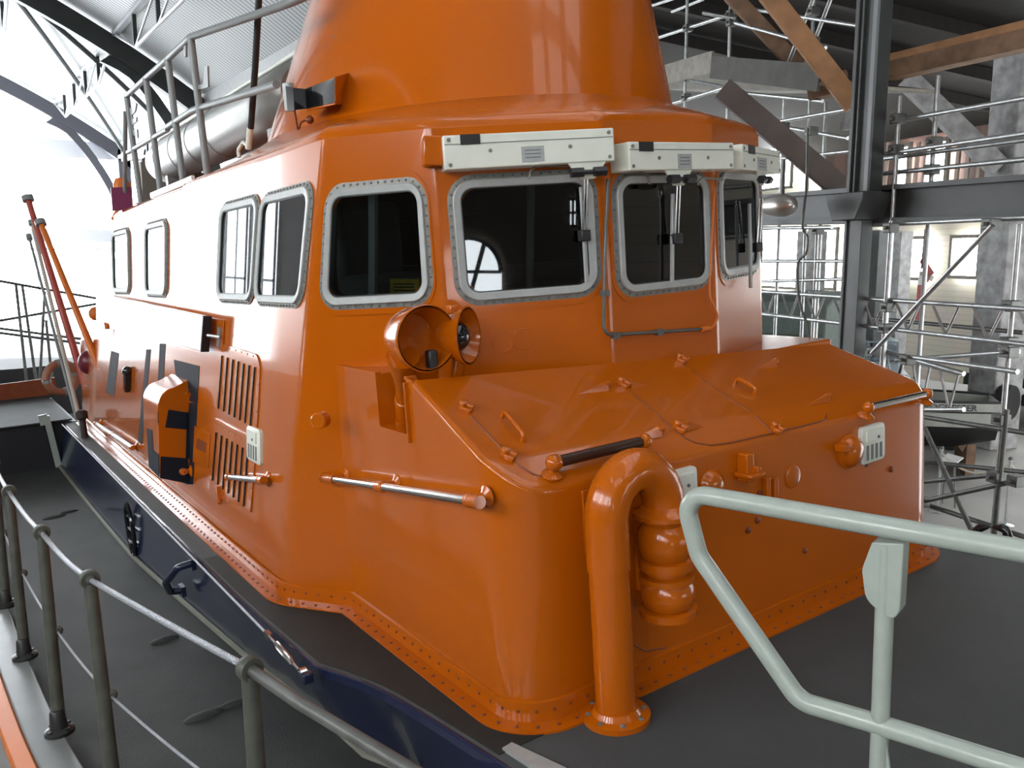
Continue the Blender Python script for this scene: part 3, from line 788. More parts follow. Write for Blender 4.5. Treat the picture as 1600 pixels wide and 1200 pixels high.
wf = B(1040, 797, 1, vb)[2]; wb2 = B(1038, 955, 1, vb)[2]; h = wf - wb2
pr = [(.07, .06), (.10, .01), (.125, .0), (.125, -.018), (.095, -.03), (.088, -.05), (.108, -.08), (.115, -.14), (.108, -.18), (.092, -.20), (.112, -.205), (.112, -.245), (.085, -.25), (.085, -.27), (.112, -.275), (.112, -.30), (.094, -.305), (.108, -.33), (.112, -.37), (.105, -.405), (.090, -.42), (.118, -.425), (.118, -.455), (.09, -.465)]
sc = h / .44
mb = MB(); mb.lathe([(r, z * sc) for r, z in pr], (u2, vb, wf), (0, 0, 1), 32); mb.build('bellows', ORANGE, sw, sharp=45)
mb = MB(); c = FPx(922, 815); mb.prism([FPx(917, 785), FPx(917, 848) , (ub - .02, vb, FPx(917, 848)[2] - .03), (ub - .02, vb, FPx(917, 785)[2])], (0.012, 0, 0)); mb.box(FPx(915, 815) + FN * .005, (.03, .012, .26)); mb.build('pipe_bracket', ORANGE, sw, bevel=.003)
mb = MB(); mb.tube([p for p in fillet([FPx(988, 930), FPx(984, 1003), FPx(1008, 1017), FPx(1040, 1012)], .05, 6)], .005, 6); mb.build('cover_seam', SEAM, boat)
mb = MB(); bp_ = FPx(1040, 880); mb.box((u2, VF - .06, wf - .2), (.10, .13, .34)); mb.build('bellows_mount', ORANGE, sw, bevel=.01)
# --- small fittings on the front face
def boss(px, py, r, h, name='boss', sq=1.0):
    mb = MB(); c = FPx(px, py); mb.lathe([(r * 1.15, -.01), (r * 1.15, .006), (r, .012), (r * .95, h * .6), (r * .6, h * .95), (.002, h)], c, FN, 20); return mb.build(name, ORANGE, boat, sharp=50)
boss(1110, 757, .062, .045); boss(1326, 705, .078, .06)
mb = MB(); mb.box(FPx(1308, 698) + FN * .03, (.05, .06, .04)); mb.build('side_lug', ORANGE, boat, bevel=.006)
mb = MB(); mb.box(FPx(1157, 728) + FN * .03, (.05, .06, .13)); mb.box(FPx(1158, 738) + FN * .05, (.10, .10, .02)); mb.box(FPx(1165, 730) + FN * .06, (.03, .04, .03)); mb.build('stop_bracket', ORANGE, boat, bevel=.006)
for px in (1194, 1206):
    mb = MB(); mb.box(FPx(px, 768) + FN * .015, (.03, .03, .14)); mb.build('hinge_lug', ORANGE, boat, bevel=.004)
mb = MB(); mb.lathe([(.055, -.01), (.055, .004), (.05, .006)], FPx(1238, 745), FN, 24); mb.build('blank_plate', ORANGE, boat)
for px, py in ((1168, 828), (1257, 860), (1392, 733), (1183, 812), (1186, 770)):
    mb = MB(); mb.lathe([(.016, -.005), (.016, .008), (.008, .012)], FPx(px, py), FN, 8); mb.build('bolt_head', ORANGE_IN, boat)
mb = MB(); mb.lathe([(.011, 0), (.011, .003)], FPx(1354, 727), FN, 8); mb.build('drip_hole', BLACK, boat)
# --- wheelhouse front: conduit, discs
PB, PC, PD = FA[2], FA[3], FA[4]
def on(P, px, py, off=0.0):
    x, w = P.loc(px, py); q = BP(px, py, P(0, (WB + WK) / 2, off) * .5 + P(P.L, (WB + WK) / 2, off) * .5, P.n); return q
FB = lambda px, py, off=.0: on(PB, px, py, off)
FC = lambda px, py, off=.0: on(PC, px, py, off)
FD = lambda px, py, off=.0: on(PD, px, py, off)
mb = MB(); mb.tube(fillet([FC(950, 280, .03), FC(945, 400, .03), FC(943, 524, .03), FC(1100, 514, .03)], .05, 6), .009, 10)
for p in ((945, 458), (962, 524), (1030, 519)): mb.box(FC(*p, .025), (.04, .03, .03))
tag(mb.build('conduit', STEEL_D, boat), 'thin grey conduit below the front windows')
mb = MB(); mb.tube(fillet([FC(1100, 514, .03), FC(1114, 512, .03), FC(1123, 495, .03), FC(1109, 465, .03), FC(1108, 440, .02), FC(1116, 300, .03)], .04, 6), .006, 8); mb.lathe([(.016, -.03), (.016, .03)], FC(1102, 514, .03), PC.e, 10); mb.build('conduit_tail', ORANGE_D, boat)
for px, py in ((785, 535), (818, 530)):
    mb = MB(); mb.lathe([(.055, -.004), (.055, .002), (.052, .003), (.050, .001)], FB(px, py), PB.n, 28); mb.build('blank_disc', ORANGE, boat, sharp=15)
# --- loudhailer horns
hc = B(668, 529, 1, .60); hr = .142
mb = MB(); mb.lathe([(hr, 0), (hr + .006, .004), (hr + .006, .012), (hr - .012, .14), (hr - .03, .20), (.06, .225), (.002, .225), (.002, .17), (.10, .15), (hr - .012, .05), (hr - .006, 0.0)], hc, (0, 1, 0), 40, cap=False); hn = mb.build('loudhailer', ORANGE, boat, sharp=40)
pb = B(632, 658, 2, 1.03)
top = hc + np.array([-.06, .13, -.08])
mb = MB(); mb.tube([pb, pb + (top - pb) * .35, pb + (top - pb) * .36, pb + (top - pb) * .6, top], [.046, .044, .038, .040, .075], 20); mb.lathe([(.055, 0), (.05, .03), (.044, .035)], pb, (0, 0, 1), 20); mb.lathe([(.047, 0), (.047, .01)], pb + np.array([0, 0, .12]), (0, 0, 1), 20); mb.build('horn_post', ORANGE, hn)
mb = MB(); mb.lathe([(.014, -.01), (.014, .01)], B(629, 611, 1, pb[1] - .045), (0, -1, 0), 10); mb.build('post_hole', BLACK, hn)
mb = MB(); mb.box(hc + np.array([.03, .035, -.10]), (.045, .05, .09)); tag(mb.build('horn_slot', BLACK, hn, bevel=.01), 'black slot in the bowl')
ax2 = nrm([.57, -.82, 0]); h2 = B(733, 525, 1, .62); r2_ = .128
mb = MB(); mb.lathe([(r2_, 0), (r2_ + .006, -.004), (r2_ - .02, -.07), (.07, -.13), (.002, -.135), (.002, -.10), (.06, -.09), (r2_ - .028, -.05), (r2_ - .008, 0)], h2, ax2, 36, cap=False); hn2 = mb.build('loudhailer', ORANGE, boat, sharp=40)
mb = MB(); mb.ball(h2 - ax2 * .07, .072, 18); mb.ball(h2 - ax2 * .03, .024, 12); tag(mb.build('horn_driver', BLACK_G, hn2), 'black driver inside the horn')
mb = MB(); mb.tube([h2 - ax2 * .06 + np.array([0, 0, -.10]), h2 - ax2 * .07 + np.array([0, .03, -.26])], .03, 12); mb.build('horn_mount', ORANGE, hn2)
mb = MB(); mb.box(h2 - ax2 * .07 + np.array([0, 0, r2_ * .95]), (.05, .05, .04)); mb.build('horn_clip', ORANGE, hn2, bevel=.006)
# --- white wiper boxes above the windows
def wiper_box(P, xl, xr, yt, yb, dep, plate, label, ear, ws=None, xs=None):
    off = dep
    def q(px, py): return P.loc2(px, py, off)
    mid = P(P.L / 2, 2.28, off)
    a, b = BP(xl, yt[0], mid, P.n), BP(xr, yt[1], mid, P.n); c, d = BP(xl, yb[0], mid, P.n), BP(xr, yb[1], mid, P.n)
    w1, w0 = (a[2] + b[2]) / 2, (c[2] + d[2]) / 2
    e = P.e.copy(); e[2] = 0; e = nrm(e); n = P.n.copy(); n[2] = 0; n = nrm(n)
    x0, x1 = (a - mid) @ e, (b - mid) @ e
    if ws: w0, w1 = ws
    if xs: x0, x1 = xs[0] - P.L / 2, xs[1] - P.L / 2
    O = mid.copy(); O[2] = 0
    Z = np.array([0, 0, 1.0])
    def pt(x, w, o=0.0): return O + e * x + Z * w + n * o
    mb = MB(); mb.box(pt((x0 + x1) / 2, (w0 + w1) / 2, -dep / 2 + .01), (x1 - x0, w1 - w0, dep + .02), (e, Z, n))
    o = tag(mb.build('wiper_box', WHITE, boat, bevel=.006), 'long white box above the window')
    mb = MB(); mb.box(pt((x0 + x1) / 2, w1 - (w1 - w0) * .27, .021), (x1 - x0 - .01, .003, .003), (e, Z, n)); tag(mb.build('lid_seam', MARK, o), 'dark lid seam')
    f = lambda px: (BP(px, (yt[0] + yb[0]) / 2, mid, P.n) - mid) @ e
    mb = MB(); l0, l1 = f(label[0]), f(label[1]); mb.box(pt((l0 + l1) / 2, w1 - .022, .021), (l1 - l0, .045, .006), (e, Z, n)); tag(mb.build('black_label', BLACK, o), 'small black label')
    mb = MB(); l0, l1 = f(plate[0]), f(plate[1]); mb.box(pt((l0 + l1) / 2, (w0 + w1) / 2 - .025, .021), (l1 - l0, .07, .004), (e, Z, n))
    for k in range(3): mb.box(pt((l0 + l1) / 2, (w0 + w1) / 2 - .008 - .016 * k, .0235), ((l1 - l0) * .7, .004, .001), (e, Z, n), mi=1)
    mb.build('data_plate', [ALU, MARK], o)
    for k in range(5):
        for ww in ((w1 - .02, w0 + .02, w1 - .07)[:2] if k in (0, 4) else (w1 - .075,)):
            x = x0 + .025 + (x1 - x0 - .05) * k / 4
            if ww == w1 - .075 and k == 2: continue
            mb = MB(); mb.lathe([(.009, 0), (.009, .004), (.004, .006)], pt(x, ww, .02), n, 8); mb.build('screw', ALU_D, o)
    if ear:
        # triangular hanger with the wiper motor knobs
        cx = f(ear); mb = MB(); mb.prism([pt(cx - .10, w0 + .01, .0), pt(cx + .10, w0 + .01, .0), pt(cx + .035, w0 - .075, .0), pt(cx - .035, w0 - .075, .0)], n * .012); hg = mb.build('wiper_hanger', WHITE, o, bevel=.003)
        mb = MB()
        for s_ in (-.055, .055): mb.lathe([(.024, -.03), (.024, .03)], pt(cx + s_, w0 - .045, .03), e, 6)
        mb.tube([pt(cx - .06, w0 - .045, .03), pt(cx + .06, w0 - .045, .03)], .010, 8)
        tag(mb.build('wiper_pivot', BLACK, hg), 'black wiper pivot')
    return o, pt, f, w0, w1, n, e
vb1 = wiper_box(PB, 690, 957, (205, 208), (257, 261), .12, (813, 848), (719, 750), 915)
vb2 = wiper_box(PC, 977, 1142, (213, 232), (257, 274), .12, (1054, 1075), (994, 1016), 1057)
vb3 = wiper_box(PD, 1158, 1206, (237, 268), (277, 306), .12, (1178, 1192), (1164, 1174), 1187, ws=(vb2[3], vb2[4]), xs=(.04, PD.L - .02))
mb = MB(); P_ = PB; a = on(PB, 676, 214, .04); b = on(PB, 676, 260, .04); mb.bar(a, b, .09, .10, PB.n); mb.build('box_bracket', ORANGE, boat, bevel=.006)
# wipers
def wiper(fp, arm0, arm1, bl0, bl1):
    mb = MB(); d = .008
    for s_ in (-d, d): mb.tube([fp(arm0[0] + s_ * 300, arm0[1], .075), fp(arm1[0] + s_ * 300, arm1[1], .05)], .005, 6)
    o = tag(mb.build('wiper_arm', CHROME, boat), 'steel twin wiper arm')
    mb = MB(); a, b = fp(*bl0, .045), fp(*bl1, .045); mb.bar(a, b, .018, .016, PC.n); mb.build('wiper_blade', ALU, o, bevel=.003)
    mb = MB(); mb.box(fp(*arm1, .055), (.055, .04, .055), (PC.e, PC.n, [0, 0, 1])); tag(mb.build('blade_joint', BLACK, o, bevel=.006), 'black blade joint')
wiper(FB, (916, 268), (913, 368), (908, 292), (917, 441))
wiper(FC, (1061, 277), (1057, 373), (1051, 303), (1050, 443))
wiper(FD, (1189, 310), (1184, 386), (1171, 318), (1173, 450))
def washer(f, pts):
    mb = MB(); mb.tube(fillet([f(x, y, .07) for x, y in pts], .03, 5), .006, 8); return mb.build('washer_tube', ALU_D, boat)
washer(FB, [(888, 259), (838, 259), (829, 266), (827, 280)])
washer(FC, [(975, 267), (1000, 269), (1014, 273), (1015, 288)])
washer(FC, [(1130, 281), (1100, 278), (1092, 282), (1090, 290)])
# --- things seen through the glass
PA = FA[1]
inA = lambda px, py, off: BP(px, py, PA(PA.L / 2, 1.9, -off), PA.n)
mb = MB(); mb.bar(inA(583, 285, .10), inA(583, 475, .10), .035, .035, PA.n); tag(mb.build('window_post', ALU, boat), 'grey post inside the corner window')
mb = MB(); mb.bar(FB(830, 275, -.14), FB(826, 465, -.14), .035, .035, PB.n); mb.build('window_post', ALU_D, boat)
a, b, c, d = inA(609, 436, .25), inA(655, 436, .25), inA(654, 461, .25), inA(609, 461, .25)
mb = MB(); mb.prism([a, b, c, d], -PA.n * .02)
for k in (.3, .5, .7): mb.bar(a + (d - a) * k + (b - a) * .15 + PA.n * .002, a + (d - a) * k + (b - a) * .85 + PA.n * .002, .006, .004, PA.n, mi=1)
tag(mb.build('yellow_notice', [YELLOW, BLACK], boat), 'yellow notice inside the corner window')
mb = MB(); mb.box((1.2, 1.55, 1.42), (1.5, .35, .40)); mb.box((1.2, 1.40, 1.66), (1.3, .25, .10)); mb.build('console', DARKIN, boat, bevel=.04)
mb = MB(); mb.box((.75, 2.3, 1.45), (.5, .5, .5)); mb.box((.75, 2.55, 1.85), (.46, .12, .6)); tag(mb.build('helm_seat', mat('grey_seat_vinyl', (.10, .105, .10), .5), boat, bevel=.05), 'grey helm seat')
# --- black bent sheet on the tower
def TWo(px, py, off):
    p = TWp(544, 140); d = nrm([CB[0] - p[0], CB[1] - p[1], 0]); return BP(px, py, p + d * off, d)
prof = [((446, 134), (449, 174), .12), ((458, 137), (460, 172), .12), ((477, 139), (479, 170), .03), ((523, 121), (523, 160), .16)]
mb = MB(); top = [TWo(*a, o) for a, b, o in prof]; bot = [TWo(*b, o) for a, b, o in prof]
for k in range(3):
    mb.prism([top[k], top[k + 1], bot[k + 1], bot[k]], nrm(np.cross(top[k + 1] - top[k], bot[k] - top[k])) * .006)
lb = tag(mb.build('lamp_screen', BLACK_G, boat, sharp=20), 'black bent lamp screen on the tower')
mb = MB(); a, b, c, d = TWo(523, 120, .16), TWo(546, 113, -.06), TWo(540, 162, -.06), TWo(523, 161, .16); mb.prism([a, b, c, d], (.006, 0, 0)); mb.prism([d, c, TWo(480, 172, -.1), TWo(480, 171, .03)], (0, 0, -.006)); mb.build('screen_bracket', ORANGE, lb)
mb = MB(); mb.lathe([(.03, -.07), (.03, .07)], TWo(452, 152, .06), (0, 0, 1), 12); tag(mb.build('screen_lamp', ALU, lb), 'small grey lamp')
mb = MB(); mb.tube(fillet([TWo(460, 172, .08), TWo(464, 195, .06), TWo(466, 205, .02), TWo(470, 190, .02), TWo(484, 187, .02)], .03, 5), .006, 8); mb.ball(TWo(484, 187, .03), .024, 10); tag(mb.build('lamp_cable', ORANGE_IN, lb), 'rust-coloured lamp cable')
for px, py in ((569, 23), (593, 26), (568, 38), (543, 49), (522, 59), (686, 152), (690, 62)):
    p = TWp(px, py); n = nrm([p[0] - TC[0], (p[1] - TC[1]) * .7, 0]); mb = MB(); mb.lathe([(.010, -.004), (.010, .003)], p, n, 8); mb.build('bolt_hole', MARK, boat)
# --- port light, diamond
q = B(190, 310, 1, 6.7); s_ = 1350 / 9.3
a, b, c, d = B(173, 293, 1, 6.6), B(203, 292, 1, 6.6), B(202, 327, 1, 6.6), B(176, 330, 1, 6.6)
mb = MB(); mb.prism([a, b, c, d], (0, .02, 0)); mb.prism([b, (b[0], 7.0, b[2] - .02), (c[0], 7.0, c[2] + .02), c], (.02, 0, 0)); pl = tag(mb.build('light_screen', PURPLE, boat), 'dark red port light screen')
mb = MB(); e = B(190, 288, 1, 6.75); mb.lathe([(.08, -.22), (.08, .0), (.05, .06)], e, (0, 0, 1), 14); tag(mb.build('lamp_body', ORANGE_D, pl), 'orange lamp body')
p = B(183, 341, 1, 6.95); mb = MB(); mb.lathe([(.002, -.09), (.06, 0), (.002, .09)], p, (0, 0, 1), 4); mb.build('diamond_fitting', ORANGE_D, boat, sharp=20)
# --- strop on the roof
U3 = lambda px, py: B(px, py, 0, .30)
mb = MB(); mb.tube([U3(406, -30), U3(399, 100), U3(392, 200)], .022, 10); st = tag(mb.build('lifting_strop', BLACK, boat), 'black strop running up past the tower')
mb = MB(); mb.tube([U3(391, 200), U3(388, 232)], .022, 10); mb.tube(fillet([U3(388, 228), U3(380, 222), U3(372, 235), U3(374, 246)], .03, 4), .014, 8); mb.build('strop_end', WHITE, st)
# --- deck plate, starboard fairlead
D0 = lambda px, py: B(px, py, 2, -.05)
mb = MB(); mb.prism([D0(785, 1173), D0(800, 1164), D0(885, 1204), D0(850, 1216)], (0, 0, .012)); tag(mb.build('step_plate', ALU, boat), 'bare metal plate at the deck edge')
G0 = lambda px, py: B(px, py, 0, 3.12)
mb = MB()
for (x0_, x1_) in ((1522, 1545), (1575, 1552)):
    mb.tube(fillet([G0(x0_, 842), G0(x0_ + (x1_ - x0_) * .1, 826), G0(x1_, 823)], .05, 6), [.03] + [.024] * (len(fillet([G0(x0_, 842), G0(x0_ + (x1_ - x0_) * .1, 826), G0(x1_, 823)], .05, 6)) - 2) + [.010], 10)
tag(mb.build('fairlead', BLACK_G, boat), 'black two-horned fairlead on the far deck edge')

# ================================================================== RAILS STANDING ON THE BOAT
def child_of_boat_frame(name, label, cat, loc_b, group=None):
    o = empty(name, (0, 0, 0), label, cat, group)
    M_ = Mb.copy(); M_[:3, 3] = b2w(loc_b); o.matrix_world = Matrix([list(map(float, r)) for r in M_]); return o
class LM(MB):
    """mesh given in boat coordinates, built under a root that stands at loc_b"""
    def put(s, name, m, root, loc_b, **k):
        s.v = [tuple(np.array(v) - np.array(loc_b)) for v in s.v]; return s.build(name, m, root, **k)
# pale green bow rail
wl = 1.05
a = B(1385, 846, 2, wl); b = B(1600, 881, 2, wl); dr = nrm([b[0] - a[0], b[1] - a[1], 0]); nr_ = np.cross(dr, [0, 0, 1.0])
VPl = lambda px, py, off=0.0: BP(px, py, a + nr_ * off, nr_)
base = VPl(1362, 1195); base = np.array([base[0], base[1], -.05])
pr_ = child_of_boat_frame('bow_rail', 'pale green tubular hand rail with a looped end in the right foreground', 'hand rail', base)
end = b + dr * 1.2
m = LM(); path = fillet([end, b, VPl(1200, 794), VPl(1068, 763), VPl(1098, 885), VPl(1250, 1092), VPl(1347, 1124), VPl(1480, 1166), end + np.array([0, 0, -(wl - VPl(1480, 1166)[2])])], [0, 0, 0, .085, .0, .10, 0, 0, 0], 10)
path = fillet([end, VPl(1066, 768), VPl(1092, 868), VPl(1250, 1096), VPl(1347, 1124), VPl(1480, 1166)], [0, .060, .10, .07, 0, 0], 10)
lowdir = nrm(path[-1] - path[-2]); path.append(path[-1] + lowdir * 1.3)
m.tube(path, .0265, 16); m.put('rail_loop', PALE, pr_, base)
m = LM(); m.tube([base, VPl(1386, 850)], .0225, 14); m.lathe([(.07, 0), (.07, .012), (.03, .02)], base, (0, 0, 1), 18); m.put('post', PALE, pr_, base)
m = LM(); m.prism(fillet([VPl(1362, 848, .02), VPl(1346, 890, .02), VPl(1352, 940, .02), VPl(1396, 970, .02), VPl(1406, 955, .02), VPl(1412, 850, .02), VPl(1362, 848, .02)], [0, .05, .05, .02, .01, 0, 0], 5)[:-1], nr_ * -.05); m.put('end_plate', PALE, pr_, base, bevel=.003)
m = LM(); m.prism([VPl(1374, 1125), VPl(1384, 1140), VPl(1404, 1290), VPl(1360, 1290)], nr_ * .008); m.put('gusset', PALE, pr_, base)
# stanchion rail along the side deck
gr = child_of_boat_frame('guard_rail', 'row of dark olive stanchions with silver rope along the side deck', 'guard rail', (-1.5, 2.0, -.545))
gb = (-1.5, 2.0, -.545)
gc = lambda v: float(np.interp(v, [p[1] for p in gun[::-1]], [p[0] for p in gun[::-1]]))
tops = [B(390, 1045, 2, .5), B(140, 905, 2, .5), B(65, 832, 2, .5), B(14, 768, 2, .5)]
for k in range(5): tops.append(np.array([-1.44 - .01 * k, 4.65 + 1.15 * k, .5]))
feet = []
for k, tp in enumerate(tops):
    vf = tp[1] - .15 if k else tp[1] - .1
    ft = np.array([gc(vf) + .085, vf, -.548]); feet.append(ft)
    m = LM(); m.tube([ft, ft + (tp - ft) * .98], [.033, .029], 14); sn = m.put('stanchion', STANCH, gr, gb)
    m = LM(); m.lathe([(.075, 0), (.075, .02), (.045, .035), (.036, .12), (.028, .13)], ft, (0, 0, 1), 14)
    for a_ in range(4): m.lathe([(.013, .018), (.013, .036)], ft + np.array([.058 * math.cos(a_ * PI / 2 + .6), .058 * math.sin(a_ * PI / 2 + .6), 0]), (0, 0, 1), 6)
    m.put('foot', mat('black_stanchion_foot', (.02, .021, .02), .4) if k == 0 else bpy.data.materials['black_stanchion_foot'], sn, gb)
    nx = tops[k + 1] if k + 1 < len(tops) else tp + np.array([0, 1, 0]); t = nrm(nx - tp)
    m = LM(); m.lathe([(.040, -.022), (.044, 0), (.040, .022), (.024, .023), (.024, -.023), (.040, -.022)], tp, t, 16, cap=False); m.ball(tp + np.array([0, 0, 0]), .032, 12); m.put('top_ring', STANCH, sn, gb)
    lo = ft + (tp - ft) * .50 + np.array([.03, 0, 0]); m = LM(); m.lathe([(.018, -.015), (.03, 0), (.018, .015)], lo, t, 12); m.put('lower_ring', STEEL_D, sn, gb)
def wirep(a, b, sag): return [a + (b - a) * f + np.array([0, 0, -sag * 4 * f * (1 - f)]) for f in np.linspace(0, 1, 9)]
pw = []
for a, b in zip(tops, tops[1:]): pw += wirep(a, b, .025 if a[1] > 1 else .004)[: -1]
pw.append(tops[-1])
m = LM(); m.tube(pw, .0125, 10); tag(m.put('top_rope', ROPE, gr, gb), 'silver wire rope')
pw = []
for tp, ft, t2, f2 in zip(tops, feet, tops[1:], feet[1:]):
    a, b = ft + (tp - ft) * .5, f2 + (t2 - f2) * .5; a, b = a + np.array([.03, 0, 0]), b + np.array([.03, 0, 0]); pw += wirep(a, b, .02)[:-1]
m = LM(); m.tube(pw, .006, 8); m.put('lower_wire', ROPE, gr, gb)
nxt_ = B(640, 1200, 2, .5); rod_end = tops[0] + (nxt_ - tops[0]) * 1.35
m = LM(); m.tube(fillet([tops[0], tops[0] + (nxt_ - tops[0]) * .4 + np.array([-.02, 0, .01]), rod_end], .5, 5), .020, 12); m.tube([rod_end, np.array([gc(rod_end[1]) + .085, rod_end[1], -.548])], .022, 12); tag(m.put('end_rod', STEEL_D, gr, gb), 'dark steel rod continuing the rope line')
lo = feet[0] + (tops[0] - feet[0]) * .5; m = LM(); m.tube([lo, np.array([rod_end[0], rod_end[1], lo[2]])], .008, 8); m.put('lower_rod', STEEL_D, gr, gb)
# grey rail on the cabin roof
UR = lambda px, py: B(px, py, 0, .10)
base = np.array([.10, 4.1, 2.435]); rr_ = child_of_boat_frame('roof_rail', 'tall grey tubular rail with hooks on the cabin roof', 'roof rail', base)
pt_ = [UR(298, 58), UR(262, 92), UR(228, 122), UR(198, 150)]
vs_ = [(300, 272), (265, 293), (230, 305), (206, 320)]
e1 = B(455, 4, 0, .26); e2 = B(520, -25, 0, .5)
m = LM(); m.tube(fillet([pt_[3], pt_[2], pt_[1], pt_[0], e1, e2], [0, 0, 0, .10, .1, 0], 6), .024, 12); m.put('top_rail', GREYP, rr_, base)
for t_, v_ in zip(pt_, vs_):
    f_ = UR(*v_); f_[2] = 2.43; m = LM(); m.tube([np.array([t_[0], t_[1], 2.42]), t_], .026, 12); m.lathe([(.05, 0), (.05, .012)], (t_[0], t_[1], 2.43), (0, 0, 1), 14); m.put('post', GREYP, rr_, base)
m = LM(); m.tube([UR(200, 238), UR(262, 202)], .022, 12); m.tube(fillet([UR(262, 198), UR(302, 172), B(432, 132, 0, .16)], [0, .08, 0], 6), .024, 12); m.put('mid_rail', GREYP, rr_, base)
m = LM(); m.prism([UR(303, 122), UR(308, 133), UR(317, 131), UR(319, 103), UR(324, 103), UR(325, 136), UR(316, 139), UR(305, 140)], (.012, 0, 0)); m.put('hook_plate', GREYP, rr_, base)
m = LM(); m.prism([UR(201, 168), UR(207, 170), UR(210, 160), UR(213, 162), UR(211, 174), UR(206, 180), UR(207, 186), UR(213, 183), UR(213, 190), UR(206, 196), UR(208, 203), UR(214, 202), UR(215, 216), UR(212, 214), UR(203, 208)], (.012, 0, 0)); m.put('notched_plate', GREYP, rr_, base)
m = LM(); m.bar(UR(290, 62), UR(290, 88), .05, .015, (1, 0, 0)); m.put('stop_plate', GREYP, rr_, base)
m = LM(); s0 = UR(196, 175); m.tube([s0, (s0[0] - .02, s0[1] + .55, 2.43)], .02, 10); m.put('strut', GREYP, rr_, base)
# inflatable dinghy stowed behind the rail
ud = .85; Ud = lambda px, py: B(px, py, 0, ud)
a, b = Ud(262, 252), Ud(470, 148)
zc = (a[2] + b[2]) / 2; a[2] = b[2] = zc
rd = .235
base = np.array([ud, (a[1] + b[1]) / 2, zc - rd]); dn = child_of_boat_frame('inflatable_dinghy', 'silver-grey inflatable dinghy lying on the cabin roof behind the rail', 'dinghy', base)
TUBE = mat('silver_dinghy_fabric', (.24, .24, .225), .32, metal=.35, noise=.12, scale=5)
m = LM(); t = nrm(b - a); prf = [(.02, -.42), (.10, -.40), (.17, -.30), (.215, -.15), (rd, 0)] + [(rd, x) for x in np.linspace(.3, np.linalg.norm(b - a), 8)] + [(rd * .8, np.linalg.norm(b - a) + .1)]
m.lathe(prf, a, -t * -1, 36)
m.put('port_tube', TUBE, dn, base, sharp=60)
m = LM(); m.lathe(prf, a + np.array([.85, 0, 0]), t, 36); m.put('starboard_tube', TUBE, dn, base, sharp=60)
for x in (.35, 1.05, 1.75, 2.45):
    m = LM(); m.lathe([(rd + .001, -.006), (rd + .005, 0), (rd + .001, .006)], a + t * x, t, 36, cap=False); m.put('seam_band', GREYP, dn, base)
m = LM(); m.box((ud + .42, (a[1] + b[1]) / 2, zc + .02), (.75, np.linalg.norm(b - a), .06)); m.put('floor_board', WHITE, dn, base)
tl, tr = Ud(207, 224), Ud(440, 121); zt = (tl[2] + tr[2]) / 2
m = LM(); m.box((ud + .06, (a[1] + b[1]) / 2 + .1, (zc + zt) / 2 + .08), (.05, np.linalg.norm(b - a) + .5, (zt - zc) - .12)); tag(m.put('spray_board', mat('faded_pink_grey_board', (.22, .195, .19), .5, noise=.15), dn, base, bevel=.01), 'faded pinkish grey side board')
m = LM(); m.tube([np.array([ud + .03, a[1] - .35 + (.9 if False else 0), zt]), np.array([ud + .03, b[1] + .3, zt])] if a[1] < b[1] else [np.array([ud + .03, a[1] + .35, zt]), np.array([ud + .03, b[1] - .3, zt])], .022, 10); m.put('grab_rail', WHITE, dn, base)
for px, py in ((328, 180), (226, 234)):
    m = LM(); c = Ud(px, py); c[0] = ud - .0; m.prism([c + np.array([0, -.16, .06]), c + np.array([0, .16, .03]), c + np.array([0, .10, -.05]), c + np.array([0, .02, .0]), c + np.array([0, -.06, .0]), c + np.array([0, -.10, -.09])], (.02, 0, 0)); m.put('strap', BLACK, dn, base)
for v_ in (a[1] - .4, b[1] + .4):
    m = LM(); m.box((ud + .42, v_, (zc - rd + 2.45) / 2 + .03), (1.1, .10, max(.03, zc - rd - 2.45 + .06))); m.put('chock', GREYP, dn, base)
# gear lashed at the after end of the side
def lashed(name, label, cat, p0, p1, r, m, extra=None):
    p0, p1 = np.array(p0), np.array(p1); mm = LM(); mm.tube([p0, p0 + (p1 - p0) * .5, p1], [r, r * .9, r * .75], 12)
    o = child_of_boat_frame(name, label, cat, p0); mm.put('pole_shaft', m, o, p0)
    mm = LM(); t = nrm(p1 - p0); mm.tube([p1 - t * .02, p1 + t * .05], r * 1.5, 10); mm.put('pole_end', GREYP, o, p0); return o
Q = lambda px, py, v: B(px, py, 1, v)
lashed('boat_hook', 'thick orange pole leaning aft from the deck edge beside the side', 'boat hook', Q(182, 640, 8.0), Q(64, 350, 9.3), .042, ORANGE_D)
lashed('boat_hook', 'faded red pole of the lashed bundle reaching highest on the left', 'boat hook', Q(138, 618, 9.4), Q(44, 312, 10.3), .048, mat('faded_red_pole', (.34, .05, .03), .45))
lashed('boat_hook', 'pale bare pole of the lashed bundle nearest the lifebuoy', 'boat hook', Q(127, 665, 9.2), Q(50, 350, 10.4), .028, mat('bare_pole', (.45, .42, .36), .5))
lashed('boat_hook', 'thin grey pole of the lashed bundle crossing the lifebuoy', 'boat hook', Q(120, 655, 9.3), Q(46, 372, 10.5), .022, GREYP)
def torus(name, c, R, r, ax, label, cat, m):
    x, y = perp(ax); mm = LM(); pts = [np.array(c) + R * (math.cos(t) * x + math.sin(t) * y) for t in np.linspace(0, 2 * PI, 28, endpoint=False)]
    mm.tube(pts + [pts[0]], r, 12); o = child_of_boat_frame(name, label, cat, np.array(c) - np.array([0, 0, R + r])); mm.put('ring', m, o, np.array(c) - np.array([0, 0, R + r]))
    for k in range(4):
        mm = LM(); mm.tube([pts[k * 7], pts[(k * 7 + 1) % 28]], r * 1.12, 12); mm.put('band', GREYP, o, np.array(c) - np.array([0, 0, R + r]))
    return o
torus('lifebuoy', Q(96, 590, 9.9), .19, .05, (.3, -1, 0), 'brown ring lifebuoy hanging by the lashed poles', 'lifebuoy', mat('brown_lifebuoy', (.30, .12, .07), .5, noise=.2))
